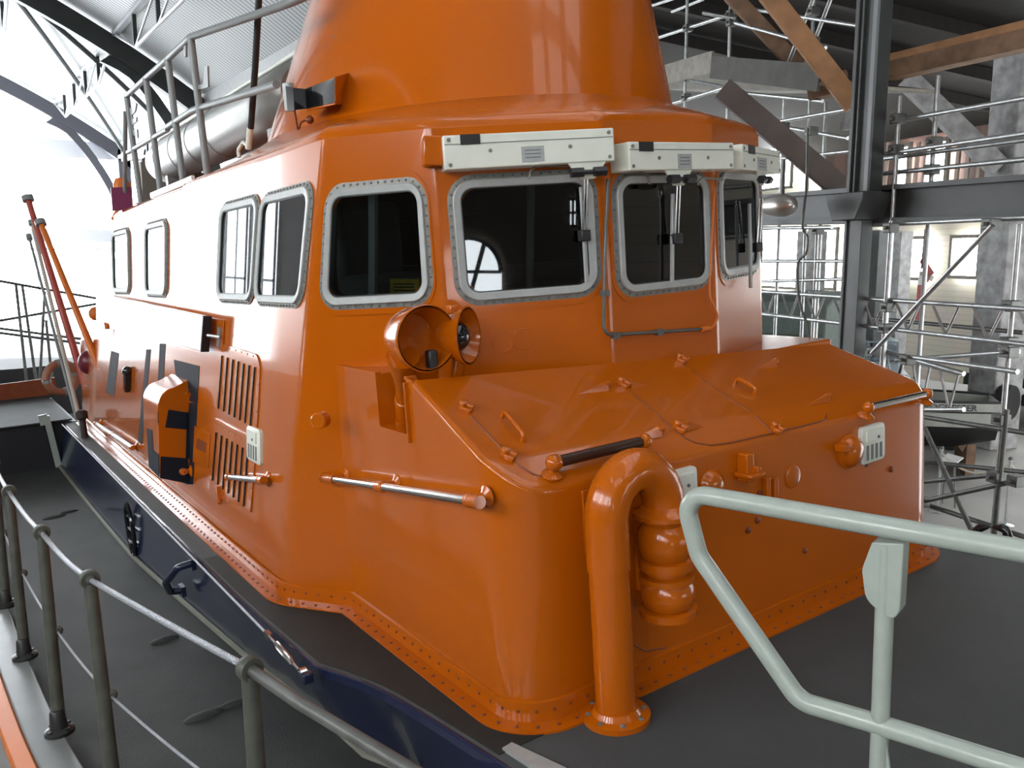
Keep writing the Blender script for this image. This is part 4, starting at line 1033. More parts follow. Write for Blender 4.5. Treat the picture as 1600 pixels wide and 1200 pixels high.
mm = LM(); c = Q(142, 566, 9.0); bf = c - np.array([0, 0, .16]); mm.ball(c, .15, 18, (1, 1, 1.05)); fo = child_of_boat_frame('fender', 'dark red ball fender behind the orange pole', 'fender', bf); mm.put('ball', mat('dark_red_rubber', (.12, .008, .02), .35), fo, bf); mm = LM(); mm.tube([c + np.array([0, 0, .14]), c + np.array([0, 0, .24])], .03, 10); mm.put('eye', BLACK, fo, bf)
mm = LM(); c = Q(150, 490, 8.6); mm.ball(c, .085, 12); mm.box(c + np.array([.16, 0, 0]), (.10, .10, .24)); mm.box(c + np.array([.20, 0, .0]), (.34, .08, .08)); mm.v = [tuple(np.array(v)) for v in mm.v]; mm.tube([c + np.array([.1, 0, -.1]), np.array([c[0] + .1, c[1], 1.0])], .03, 8); mm.build('vent_cowl', ORANGE_D, boat)
# ================================================================== THE HALL
def st(o): return tag(o, kind='structure')
CONC = mat('pale_concrete_floor', (.36, .35, .33), .6, noise=.25, scale=.6, bump=.1, bscale=30)
ROOF = stripes('corrugated_sheet', (.50, .52, .53), (.20, .21, .22), 1, 1 / .19, .5, .5, .55, .15)
STEELDK = mat('dark_painted_iron', (.045, .050, .050), .5, noise=.3, scale=3)
IRON = mat('grey_green_iron', (.070, .078, .076), .5, noise=.3, scale=4)
RIBL = mat('grey_arch_steel', (.10, .10, .12), .5)
WALLB = stripes('brown_wall_boards', (.075, .055, .038), (.055, .042, .03), 1, 3.0, .7)
CREAM = stripes('cream_wall_boards', (.46, .42, .34), (.36, .33, .27), 2, 6.0, .6, .3, .9)
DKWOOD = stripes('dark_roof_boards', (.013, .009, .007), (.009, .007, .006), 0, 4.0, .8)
RED_B = stripes('red_brown_boards', (.16, .085, .06), (.12, .065, .05), 0, 4.0, .7)
WOOD = mat('new_timber', (.40, .20, .085), .6, noise=.35, scale=5)
WOOD2 = mat('weathered_beam_timber', (.24, .14, .08), .65, noise=.4, scale=6)
GREYW = mat('whitewashed_timber', (.42, .42, .42), .7, noise=.45, scale=5, col2=(.22, .215, .21))
BROWNST = mat('brown_steel_strut', (.12, .095, .085), .55, noise=.25, scale=4)
PLANK = mat('grey_scaffold_board', (.30, .28, .235), .7, noise=.35, scale=7)
SKYL = emis('daylight_glazing', (.93, .97, 1.0), 10.0)
SKYN = emis('daylight_window', (.95, .98, 1.0), 16.0)
SKYM = emis('daylight_window_near', (.96, .98, 1.0), 9.0)
SKYR = emis('added_top_glow', (.95, .97, 1.0), 1.5)
SKYS = emis('added_streak_slit', (.97, .98, 1.0), 9.0)
SKYE = emis('added_end_glow', (.96, .98, 1.0), 6.0)
SKYW = emis('added_side_glow', (.96, .98, 1.0), 26.0)
VC, VW, VR = -11.1, -15.75, 30.0
XL, XE = -9.0, 6.9
def zr(x, d=0.0): return VW + math.sqrt((VR - d) ** 2 - (x - VC) ** 2)
YN, YF = -22.0, 41.5
# floor
mb = MB(); mb.box((6, 10, -.1), (60, 70, .2)); st(mb.build('floor', CONC))
# wide arched roof with corrugated sheets
xs_ = np.linspace(XL, XE, 40)
mb = MB(); pp = [(x, zr(x)) for x in xs_] + [(x, zr(x) + .15) for x in xs_[::-1]]
mb.loft([[(x, YN, z) for x, z in pp], [(x, YF + .5, z) for x, z in pp]]); st(mb.build('ceiling', ROOF))
nwin = 0
def wid():
    global nwin
    nwin += 1; return 'window_%d' % nwin
# glowing roof panels added out of view for top light
for x0 in (.2, 1.6, 3.0, 4.4):
    for y0 in (-15.4, -9.5, -3.6):
        mb = MB(); xx = np.linspace(x0, x0 + 1.0, 4); ring = [(x, zr(x) - .03) for x in xx] + [(x, zr(x) - .06) for x in xx[::-1]]
        mb.loft([[(x, y0, z) for x, z in ring], [(x, y0 + 5.5, z) for x, z in ring]])
        for d in (0, 2.75, 5.5): mb.bar((x0, y0 + d, zr(x0) - .07), (x0 + 1, y0 + d, zr(x0 + 1) - .07), .06, .06, mi=1)
        st(mb.build(wid(), [SKYR, STEELDK]))
for x0, y0, wd, ln in ((-8.2, -16, .35, 4), (-7.2, -13, .3, 5), (-6.3, -17, .4, 3.5), (-5.3, -14.5, .25, 5), (-4.5, -18, .35, 4), (-3.6, -15, .25, 4.5), (-2.6, -18, .45, 5), (-8.6, -8, .3, 4), (-7.6, -5, .3, 3.5)):  # unseen glowing slits added for thin reflected streaks on the tower
    mb = MB(); ring = [(x, zr(x) - .03) for x in (x0, x0 + wd)] + [(x, zr(x) - .06) for x in (x0 + wd, x0)]
    mb.loft([[(x, y0, z) for x, z in ring], [(x, y0 + ln, z) for x, z in ring]])
    for d in (0, ln): mb.bar((x0, y0 + d, zr(x0) - .07), (x0 + wd, y0 + d, zr(x0 + wd) - .07), .06, .06, mi=1)
    st(mb.build(wid(), [SKYS, STEELDK]))
# left wall: long glazing at the far end, single windows nearer, the nearest row added to brighten the boat's side
mb = MB(); mb.box((XL - .1, (YN + YF) / 2, 7), (.2, YF - YN, 14)); st(mb.build('wall_left', WALLB))
for y0 in (27.9, 31.3, 34.7, 38.1):
    mb = MB(); mb.box((XL + .03, y0 + 1.55, 5.2), (.06, 2.7, 9.0))
    for dz in (-4.5, -1.5, 1.5, 4.5): mb.box((XL + .08, y0 + 1.55, 5.2 + dz), (.08, 2.8, .10), mi=1)
    for dy in (-1.35, -.1, 1.35): mb.box((XL + .08, y0 + 1.55 + dy, 5.2), (.08, .10, 9.0), mi=1)
    st(mb.build(wid(), [SKYL, STEELDK]))
for y, w_, z, h in ((20.5, 1.0, 4.6, 3.2), (17.2, .8, 4.2, 1.0), (13.0, 1.0, 1.9, 1.0), (11.2, 1.0, 1.9, 1.0)) + tuple((-15.5 + 2.1 * k, .8 + .4 * (k % 3 == 1), 6.3 + .2 * (k % 2), 2.6) for k in range(12)):
    mb = MB(); mb.box((XL + .03, y, z), (.06, w_, h))
    for d in (-.5, 0, .5): mb.box((XL + .08, y, z + h * d), (.08, w_ + .1, .08), mi=1); mb.box((XL + .08, y + w_ * d, z), (.08, .08, h), mi=1)
    st(mb.build(wid(), [SKYW if y < 9 else SKYM, STEELDK]))
# eave wall on the right
XR = 5.75
mb = MB(); mb.box((XR + .35, 29, 8.5), (.2, 26, .9)); st(mb.build('trim_1', mat('pale_eave_panel', (.45, .46, .47), .5, noise=.15)))
mb = MB(); mb.box((XR + .18, 29, 8.25), (.14, 26, .14)); st(mb.build('trim_2', WHITE_G))
PALEBAR = mat('pale_glazing_bar', (.75, .77, .82), .5)
# far gable, glazed from wall to wall
mb = MB(); mb.prism([(x, YF, zr(x)) for x in xs_] + [(XE, YF, .3), (XL, YF, .3)], (0, .08, 0))
for x in (-6, -3.2, -.4, 2.4): mb.box((x, YF - .05, 4.7), (.06, .06, 8.8), mi=1)
st(mb.build(wid(), [SKYL, PALEBAR]))
mb = MB(); mb.box((0, YF - .3, zr(0) * .0 + 8.55), (14, .3, .75)); mb.box((0, YF - .3, 4.75), (14, .25, .55)); mb.box((0, YF - .3, 4.15), (14, .08, .08)); st(mb.build('trim_4', mat('white_tie_beam', (.8, .82, .86), .5)))
mb = MB(); mb.box((-1, YF + .3, .15), (16, .3, .3)); st(mb.build('wall_far', PALEBAR))
mb = MB(); mb.box((21.5, YF, 5), (29, .3, 10)); st(mb.build('wall_aisle', WALLB))
# wall behind the photographer with an arched window and small lights
mb = MB(); mb.box((6, YN, 8), (60, .3, 18)); st(mb.build('wall_near', WALLB))
def arch_win(x, z0, r, h):
    mb = MB(); a = np.linspace(0, 180, 24); mb.prism([(x + r * math.cos(R_(t)), YN + .3, z0 + h + r * math.sin(R_(t))) for t in a] + [(x - r, YN + .3, z0), (x + r, YN + .3, z0)], (0, -.06, 0))
    for t in (60, 120): mb.bar((x, YN + .35, z0), (x + r * math.cos(R_(t)), YN + .35, z0 + h + r * math.sin(R_(t))), .13, .08, (0, 1, 0), mi=1)
    mb.bar((x - r, YN + .36, z0 + h), (x + r, YN + .36, z0 + h), .1, .08, (0, 1, 0), mi=1)
    pts = [(x + r * math.cos(R_(t)), YN + .37, z0 + h + r * math.sin(R_(t))) for t in a]
    for p, q in zip(pts, pts[1:]): mb.bar(p, q, .12, .1, (0, 1, 0), mi=1)
    st(mb.build(wid(), [SKYM, STEELDK]))
arch_win(-5.9, 2.5, 1.05, .9)
for x, w_, z, h in ((-1.2, .5, 3.0, .9), (-.3, .25, 3.2, 1.3), (.5, .3, 4.5, .8), (-2.6, .25, 5.2, .8), (9, 1.6, 3.2, 3.4), (13, 1.6, 3.2, 3.4), (17, 1.6, 3.2, 3.4), (21, 2.0, 3.2, 3.4), (24, 1.4, 3.2, 3.4)):
    mb = MB(); mb.box((x, YN + .2, z), (w_, .1, h))
    for d in (-.5, 0, .5): mb.box((x + d * w_, YN + .27, z), (.08, .1, h + .1), mi=1); mb.box((x, YN + .27, z + d * h), (w_ + .1, .1, .08), mi=1)
    st(mb.build(wid(), [SKYM, STEELDK]))
# arch ribs
def rib(y, m, name_label):
    o = empty('arch_rib', (XR + .3, y, 0), name_label, 'roof arch'); b0 = (XR + .3, y, 0)
    mb = LM(); rings = [[(x, y + d, zr(x, q)) for q, d in ((.12, -.15), (.12, .15), (.68, .15), (.68, -.15))] for x in np.linspace(XL, 6.4, 40)]
    mb.loft(rings); mb.put('arch', m, o, b0)
    mb = LM(); mb.box((XR + .38, y, 4.3), (.5, .3, 8.6)); mb.put('leg', m, o, b0)
    mb = LM(); pts = smooth_curve([(3.2, 9.65), (4.05, 9.2), (4.97, 7.94), (5.63, 6.6), (5.9, 5.2)], 14)
    mb.loft([[(p[0] - .13, y - .1, p[1] - .10), (p[0] - .13, y + .1, p[1] - .10), (p[0] + .13, y + .1, p[1] + .10), (p[0] + .13, y - .1, p[1] + .10)] for p in pts]); mb.put('knee_bracket', m, o, b0)
    return o
rib(40.6, RIBL, 'bluish steel arch rib nearest the bright far gable')
rib(26.3, STEELDK, 'dark arch rib crossing the top left corner')
# purlin trusses and braces between the ribs
PURL = mat('pale_purlin_steel', (.42, .43, .45), .5, metal=.3)
def purlin(x, y0, y1, label):
    p = np.array([x, 0, zr(x) - .12]); q = np.array([x, 0, zr(x) - 1.0])
    o = empty('roof_purlin', (p[0], y0, p[2]), label, 'roof truss'); b0 = (p[0], y0, p[2])
    Y = lambda v, y: np.array([v[0], y, v[2]])
    mb = LM(); mb.bar(Y(p, y0), Y(p, y1), .16, .10, (0, 0, 1)); mb.put('top_chord', PURL, o, b0)
    n = 5; ys = np.linspace(y0, y1, n + 1)
    mb = LM(); mb.tube([Y(p, ys[0]), Y(q, ys[1])] + [Y(q, y) for y in ys[2:-1]] + [Y(p, ys[-1])], .05, 6); mb.put('bottom_chord', PURL, o, b0)
    for k in range(1, n):
        mb = LM(); mb.bar(Y(p, ys[k]), Y(q, ys[k]), .10, .10, (0, 1, 0)); mb.put('strut', STEELDK, o, b0)
        if k < n - 1: mb = LM(); mb.tube([Y(p, ys[k]), Y(q, ys[k + 1])], .035, 6); mb.put('diagonal', PURL, o, b0)
purlin(3.5, 26.5, 40.4, 'pale purlin truss between the far arch ribs, lower one')
purlin(.9, 26.5, 40.4, 'pale purlin truss between the far arch ribs, upper one at the left edge')
purlin(3.5, 12.0, 26.1, 'pale purlin truss on the near side of the dark arch rib')
def brace(a, b, label):
    mb = MB(); pts = [(a[0] + (b[0] - a[0]) * f, a[1] + (b[1] - a[1]) * f, zr(a[0] + (b[0] - a[0]) * f, .3)) for f in np.linspace(0, 1, 12)]; mb.tube(pts, .085, 8)
    return tag(mb.build('wind_brace', STEELDK, origin=pts[0]), label, 'roof brace')
brace((.9, 27), (6.0, 40), 'dark brace falling steeply between the far ribs'); brace((.9, 26.8), (5.3, 31), 'flatter dark brace between the far ribs')

# ------------------------------------------------------------------ right-hand side of the hall
def sbox(mb, p, along, up, thick, mi=0): mb.box(p, (along, thick, up), (_sd, _sn, [0, 0, 1]), mi)
def vert(p, z0, z1): return np.array([p[0], p[1], z0]), np.array([p[0], p[1], z1])
# timber loft over the aisle: sloping dark boarded ceiling with rafters
def SPz(along, off, z): return np.array([*( _s0 + _sd * along + _sn * off)[:2], z])
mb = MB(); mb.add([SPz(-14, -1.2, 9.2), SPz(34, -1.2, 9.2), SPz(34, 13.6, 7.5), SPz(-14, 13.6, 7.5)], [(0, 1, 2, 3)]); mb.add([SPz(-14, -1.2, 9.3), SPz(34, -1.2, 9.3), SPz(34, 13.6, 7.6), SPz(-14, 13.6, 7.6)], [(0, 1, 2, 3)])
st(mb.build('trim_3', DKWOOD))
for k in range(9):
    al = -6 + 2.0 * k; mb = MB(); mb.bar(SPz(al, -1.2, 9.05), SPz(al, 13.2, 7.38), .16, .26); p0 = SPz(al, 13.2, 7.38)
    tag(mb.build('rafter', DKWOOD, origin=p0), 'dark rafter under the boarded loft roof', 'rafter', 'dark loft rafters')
# far wall with windows
zt = 7.6
mb = MB(); sbox(mb, SPz(10, 13.7, zt / 2), 54, zt, .2); st(mb.build('wall_right', CREAM))
def wwin(px0, px1, py0, py1, bars=1, off=13.35, m=None):
    a, b = SP(px0, py0, off), SP(px1, py1, off); mb = MB()
    c = (a + b) / 2; L = abs((b - a) @ _sd); hh = abs(a[2] - b[2]); sbox(mb, c, L, hh, .06)
    for f in np.linspace(-.5, .5, bars + 1): sbox(mb, c + _sd * L * f - _sn * .05, .10, hh + .1, .08, 1)
    for f in (-.5, .5): sbox(mb, c + np.array([0, 0, hh * f]) - _sn * .05, L + .1, .10, .08, 1)
    return st(mb.build(wid(), [m or SKYN, PLANK]))
wwin(1192, 1262, 358, 452, 1); wwin(1288, 1306, 358, 452, 1); wwin(1416, 1446, 372, 436, 1); wwin(1490, 1530, 370, 434, 1); wwin(1366, 1372, 362, 430, 1); wwin(1598, 1660, 365, 430, 1)
wwin(1120, 1170, 358, 452, 1); wwin(930, 1090, 330, 452, 3); wwin(1690, 1900, 300, 460, 3)  # windows added out of sight to brighten the hall floor
wwin(1452, 1480, 222, 292, 1, 9.2); wwin(1408, 1421, 228, 290, 1, 9.2); wwin(1245, 1272, 160, 194, 1, 12.0); wwin(1192, 1238, 228, 292, 1, 12.0); wwin(1294, 1322, 172, 205, 1, 12.0)
mb = MB(); a = SP(1460, 210, 9.5); b = SP(1460, 300, 9.5); sbox(mb, (a + b) / 2 + _sd * .5, 7.5, abs(a[2] - b[2]), .15); st(mb.build('wall_upper', RED_B))
for px in (1385, 1400, 1432, 1445, 1496, 1512, 1530, 1545):
    a, b = SP(px + 4, 222, 9.1), SP(px - 3, 292, 9.1); mb = MB(); mb.bar(a, b, .09, .06, _sn); tag(mb.build('wall_batten', mat('pale_batten', (.42, .33, .27), .6) if px == 1385 else bpy.data.materials['pale_batten'], origin=b), 'pale upright batten on the red-brown upper boards', 'batten', 'pale battens on the upper boards')
# end wall added beyond the right edge, its glowing windows brighten the right-hand hall
mb = MB(); g0, g1 = WD(2350, HORIZON, 3.2), WD(2350, HORIZON, 16.0); gd = nrm([*(g1 - g0)[:2], 0]); gn = np.array([-gd[1], gd[0], 0.])
mb.bar((g0[0] + gn[0] * -.3, g0[1] + gn[1] * -.3, 3.2), (g1[0] - gn[0] * .3, g1[1] - gn[1] * .3, 3.2), .2, 6.4); st(mb.build('wall_end_added', CREAM))
for o_ in (5.0, 8.5, 12.0, 15.5):
    mb = MB(); c_ = np.array([*(g0 + gd * o_ - gn * .17)[:2], 2.6]); mb.box(c_, (2.6, .06, 3.4), (gd, gn, [0, 0, 1]))
    for d in (-1.3, 0, 1.3): mb.box(c_ + gd * d + gn * .05, (.10, .08, 3.5), (gd, gn, [0, 0, 1]), 1)
    for d in (-1.7, 0, 1.7): mb.box(c_ + [0, 0, d] + gn * .05, (2.7, .08, .10), (gd, gn, [0, 0, 1]), 1)
    st(mb.build(wid(), [SKYE, PLANK]))
# iron column with capital, beam
p = SP(1336, 398); col = empty('iron_column', (p[0], p[1], 0), 'dark grey-green iron column standing right of the wheelhouse', 'column')
pl0 = (p[0], p[1], 0)
mb = LM(); c = np.array([p[0], p[1], 2.2]); z1 = SP(1330, 345)[2]; c[2] = z1 / 2
mb.box(c - _sd * .06, (.22, .14, z1), (_sd, _sn, [0, 0, 1])); mb.box(c + _sd * .105 + _sn * .03, (.13, .12, z1), (_sd, _sn, [0, 0, 1]), 1); mb.box(c + _sd * .055 - _sn * .03, (.012, .12, z1), (_sd, _sn, [0, 0, 1]), 0); mb.put('lower_shaft', [IRON, STEELDK], col, pl0, bevel=.01)
mb = LM(); zc2 = SP(1330, 303)[2]; q = p.copy()
mb.prism([p - _sd * .19 + [0, 0, z1 - p[2]] - _sn * .18, p + _sd * .19 + [0, 0, z1 - p[2]] - _sn * .18, p + _sd * .30 + [0, 0, zc2 - p[2] - .08] - _sn * .18, p + _sd * .30 + [0, 0, zc2 - p[2]] - _sn * .18, p - _sd * .30 + [0, 0, zc2 - p[2]] - _sn * .18, p - _sd * .30 + [0, 0, zc2 - p[2] - .08] - _sn * .18], _sn * .36); mb.put('capital', IRON, col, pl0, bevel=.01)
q = SP(1355, 200); mb = LM(); c = np.array([q[0], q[1], (zc2 + 9.4) / 2]); hz = 9.4 - zc2
mb.box(c, (.38, .16, hz), (_sd, _sn, [0, 0, 1])); mb.box(c - _sd * .155 - _sn * .09, (.075, .03, hz), (_sd, _sn, [0, 0, 1]), 1); mb.box(c + _sd * .02 - _sn * .09, (.03, .05, hz), (_sd, _sn, [0, 0, 1])); mb.box(c + _sd * .12 - _sn * .09, (.05, .03, hz), (_sd, _sn, [0, 0, 1])); mb.put('upper_shaft', [STEELDK, mat('grey_iron_face', (.16, .175, .18), .45)], col, pl0, bevel=.008)
mb = MB(); a, b = SP(1000, 338, .25), SP(1680, 306, .25); b = a + (b - a) * 1.5; mb.bar(a, b, .16, .30); mb.bar(a + [0, 0, .17], b + [0, 0, .17], .34, .05); mb.bar(a - [0, 0, .17], b - [0, 0, .17], .34, .05)
tag(mb.build('iron_beam', STEELDK, origin=a), 'long dark iron beam behind the column capital', 'beam')
# timbers
def timber(name, p0, p1, d0, d1, w, h, m, label, cat='timber'):
    a, b = WD(*p0, d0), WD(*p1, d1); b = a + (b - a) * (1.9 if p1[0] > 1600 else 1.0); mb = MB(); mb.bar(a, b, w, h, (0, 0, 1) if abs(nrm(b - a)[2]) < .9 else _sd); return tag(mb.build(name, m, origin=a, bevel=.01), label, cat)
timber('timber_beam', (1372, 112), (1660, 45), 10.5, 8.6, .22, .26, WOOD2, 'stout brown beam running off at the upper right')
timber('timber_plate', (1372, 98), (1660, 28), 10.5, 8.6, .24, .09, WOOD, 'paler new plank along the top of the brown beam')
timber('diagonal_brace', (1188, -25), (1335, 165), 9.9, 9.9, .12, .22, WOOD, 'orange-brown diagonal timber left of the column')
timber('diagonal_brace', (1140, -10), (1262, 120), 11.5, 11.5, .12, .20, WOOD2, 'dull brown diagonal timber behind the scaffold platform')
timber('diagonal_brace', (1415, 122), (1560, 262), 16.8, 16.8, .25, .38, GREYW, 'whitewashed diagonal brace meeting the timber post')
timber('diagonal_strut', (1128, 138), (1335, 312), 10.3, 10.3, .12, .26, BROWNST, 'brown steel strut falling to the beam left of the column')
timber('beam_end', (1262, 140), (1325, 128), 10.6, 10.4, .22, .26, WOOD2, 'brown beam end seen between platform and column')
a = WD(1563, 500, 17.4); mb = MB(); mb.bar((a[0], a[1], 0), (a[0], a[1], 10.5), .70, .70, _sd); tag(mb.build('timber_post', GREYW, origin=(a[0], a[1], 0), bevel=.03), 'massive whitewashed timber post at the right edge', 'post')
mb = MB(); a = WD(1365, 165, 10.6); sbox(mb, a + _sd * .3, .5, .45, .1); tag(mb.build('gusset_board', GREYW, origin=a), 'grey board nailed under the brown beam end', 'board')
for i, (px, off, w, m) in enumerate(((1258, 7.5, .34, GREYW), (1276, 7.8, .3, GREYW), (1372, 9, .4, IRON), (1406, 10, .36, GREYW))):
    a = SP(px, 430, off); mb = MB(); mb.bar((a[0], a[1], 0), (a[0], a[1], 4.5), w, w, _sd)
    tag(mb.build('timber_post', m, origin=(a[0], a[1], 0)), ('grey post beside the bright window left of the column', 'second grey post left of the column, behind the upright tubes', 'dark post just right of the column', 'grey post between the column and the hanging tape')[i], 'post')
# ------------------------------------------------------------------ scaffolding
def tubes(root_name, label, lst, m, extra=None, r=.0242):
    ends = [(SP(x0, y0, o0), SP(x1, y1, o1)) for x0, y0, o0, x1, y1, o1 in lst]
    lo = min((p for e in ends for p in e), key=lambda p: p[2]); base = (lo[0], lo[1], lo[2])
    o = empty(root_name, base, label, 'scaffolding')
    for (a, b), t in zip(ends, lst):
        if abs(t[0] - t[3]) < 28 and abs(t[1] - t[4]) > 120 and a[2] > b[2]: b = np.array([b[0], b[1], 0.0]); a = np.array([b[0], b[1], a[2]]) if False else a
        mb = LM(); mb.tube([a, b], r, 10); mb.put('tube', m, o, base)
    return o, base
def coupler(o, base, px, py, off):
    c = SP(px, py, off); mb = LM(); mb.box(c, (.11, .12, .10), (_sd, _sn, [0, 0, 1])); mb.tube([c - _sn * .09, c + _sn * .05], .02, 8); mb.put('coupler', STEEL_D, o, base, bevel=.02)
def lattice(o, base, x0, yt0, yb0, x1, yt1, yb1, off, n, m=STEEL):
    a, b, c, d = SP(x0, yt0, off), SP(x1, yt1, off), SP(x0, yb0, off), SP(x1, yb1, off)
    mb = LM(); mb.tube([a, b], .0242, 10); mb.tube([c, d], .0242, 10)
    for k in range(n):
        f0, f1 = k / n, (k + .5) / n; f2 = (k + 1) / n
        mb.tube([a + (b - a) * (f0 + .15 / n), c + (d - c) * f1], .014, 6); mb.tube([c + (d - c) * f1, a + (b - a) * (f2 - .15 / n)], .014, 6)
    mb.put('lattice_beam', m, o, base)
so, sb = tubes('scaffold_tower', 'grey tube scaffold tower with boarded platform right of the wheelhouse tower', [
    (1075, -40, .2, 1068, 320, .2), (1143, -40, .2, 1136, 330, .2), (1030, 58, .2, 1148, 20, .2), (1020, 8, .2, 1120, -25, .2),
    (1050, 18, .6, 1100, -2, .6), (1098, 20, -.1, 1148, 29, .2), (1140, 33, .2, 1290, 75, .2), (1040, 165, .2, 1150, 132, .2), (1273, -40, .8, 1268, 300, .8),
    (1272, -5, .4, 1228, 108, .4), (1305, -20, .4, 1254, 112, .4), (1150, 10, .4, 1340, 40, .4), (1080, 126, .0, 1145, 138, .3),
    (1130, 205, .4, 1330, 170, .4), (1195, 193, .4, 1325, 216, .4), (1226, 150, .9, 1222, 300, .9), (1291, 160, .9, 1287, 330, .9), (1200, 250, .9, 1330, 236, .9), (1160, 145, .4, 1285, 158, .4)], STEEL)
for px, py in ((1075, 44), (1143, 22), (1143, 35), (1072, 152), (1139, 136), (1271, 65), (1271, 18), (1268, 205), (1224, 198)): coupler(so, sb, px, py, .2)
for (x0, y0, x1, y1, hh, off, nm) in ((1000, 128, 1113, 97, .30, .1, 'toe_board'), (1113, 105, 1282, 122, .30, .05, 'toe_board')):
    a, b = SP(x0, y0, off), SP(x1, y1, off); mb = LM(); mb.bar(a, b, .04, hh); mb.put(nm, PLANK if y0 > 110 else mat('dark_plank', (.075, .072, .062), .7, noise=.3, scale=6), so, sb)
a, b, c = SP(1000, 138, .1), SP(1113, 108, .1), SP(1282, 134, .05)
mb = LM(); mb.prism([a, b, c, c + _sn * 1.6, a + _sn * 1.6], (0, 0, .04)); mb.put('platform', PLANK, so, sb)
so2, sb2 = tubes('scaffold', 'lower tube scaffolding with lattice beams beyond the fore cabin', [
    (1160, 357, .1, 1300, 355, .1), (1352, 352, .1, 1680, 336, .1), (1393, 345, 0, 1376, 590, 0), (1593, 350, .3, 1568, 640, .3), (1277, 362, .8, 1271, 545, .8), (1187, 340, -.1, 1181, 520, -.1),
    (1551, 352, -.1, 1362, 552, -.1), (1180, 408, .8, 1320, 408, .8), (1180, 440, .8, 1320, 436, .8),
    (1340, 540, .2, 1500, 584, .2), (1412, 556, -.1, 1590, 581, -.1), (1400, 563, .4, 1592, 549, .4),
    (1393, 190, .2, 1690, 138, .2), (1366, 243, .1, 1690, 196, .1), (1366, 250, .3, 1690, 207, .3), (1364, 273, .2, 1690, 240, .2), (1406, 150, .1, 1396, 345, .1), (1466, 118, .4, 1452, 345, .4)], STEEL)
so3, sb3 = tubes('scaffolding', 'dark lower tube frame standing on the pale floor beyond the fore cabin', [
    (1440, 651, .2, 1690, 690, .2), (1444, 668, 0, 1524, 842, 0), (1573, 640, 0, 1549, 838, 0), (1430, 754, .1, 1556, 742, .1), (1430, 786, .0, 1594, 750, .0), (1440, 786, .1, 1690, 868, .1), (1430, 720, .5, 1640, 742, .5), (1360, 497, 1.2, 1600, 520, 1.2)], STEEL_D)  # darker tube colour stands in for the backlit side
lattice(so2, sb2, 1150, 453, 486, 1660, 487, 545, .05, 10); lattice(so2, sb2, 1380, 548, 640, 1506, 584, 640, .15, 3)
for px, py, off in ((1392, 356, 0), (1387, 480, 0), (1383, 513, 0), (1580, 478, .2), (1576, 535, .2), (1548, 350, 0), (1366, 550, 0), (1418, 562, -.1), (1577, 550, .2), (1278, 360, .5), (1403, 186, .1), (1400, 234, .1), (1460, 222, .3), (1456, 265, .3), (1273, 460, .5)): coupler(so2, sb2, px, py, off)
for px, py in ((1556, 745), (1440, 784), (1588, 751), (1564, 655)): coupler(so3, sb3, px, py, 0)
# hanging tape and rope
rp = [SP(1446, 358, .6), SP(1440, 420, .6), SP(1448, 440, .6), SP(1434, 500, .6)]
RW_ = mat('red_white_tape', (.55, .12, .10), .6)
root = empty('hanging_tape', rp[-1], 'red and white tape hanging from a cord right of the column', 'tape'); lc = rp[-1]
mb = LM(); mb.tube([rp[0], rp[1]], .012, 6); mb.put('cord', STEEL_D, root, lc)
mb = LM(); pts = [SP(1440, 405, .6), SP(1456, 430, .6), SP(1452, 437, .6), SP(1441, 424, .6), SP(1438, 445, .6), SP(1434, 500, .6)]
for k, (p, q) in enumerate(zip(pts, pts[1:])): mb.bar(p, q, .075, .008, _sn, mi=k % 2)
mb.put('strip', [RW_, WHITE], root, lc)
# dome lamp on its cable left of the column
c = SP(1222, 321, -.6); root = empty('hanging_lamp', c, 'silver bullet-shaped lamp under the strut beside the wheelhouse', 'lamp')
mb = LM(); ax = nrm(SP(1262, 320, -.6) - c); mb.lathe([(.05, -.26), (.11, -.24), (.125, -.1), (.125, .05), (.10, .15), (.05, .215), (.005, .23)], c, ax, 24); mb.put('lamp_shell', mat('satin_silver', (.50, .47, .43), .3, metal=.7), root, c)
mb = LM(); mb.tube([c + np.array([0, 0, .1]), c + np.array([0, 0, .5])], .02, 8); mb.put('hanger', STEEL_D, root, c)
mb = MB(); pts = [SP(x, y, -.5) for x, y in ((1262, 200), (1260, 290), (1254, 355), (1262, 370), (1260, 395), (1247, 412), (1249, 470), (1262, 510), (1264, 540))]; mb.tube(smooth_curve(pts, 30), .014, 8); tag(mb.build('hanging_cable', STEEL_D, origin=pts[-1]), 'dark cable looping down beside the column', 'cable')
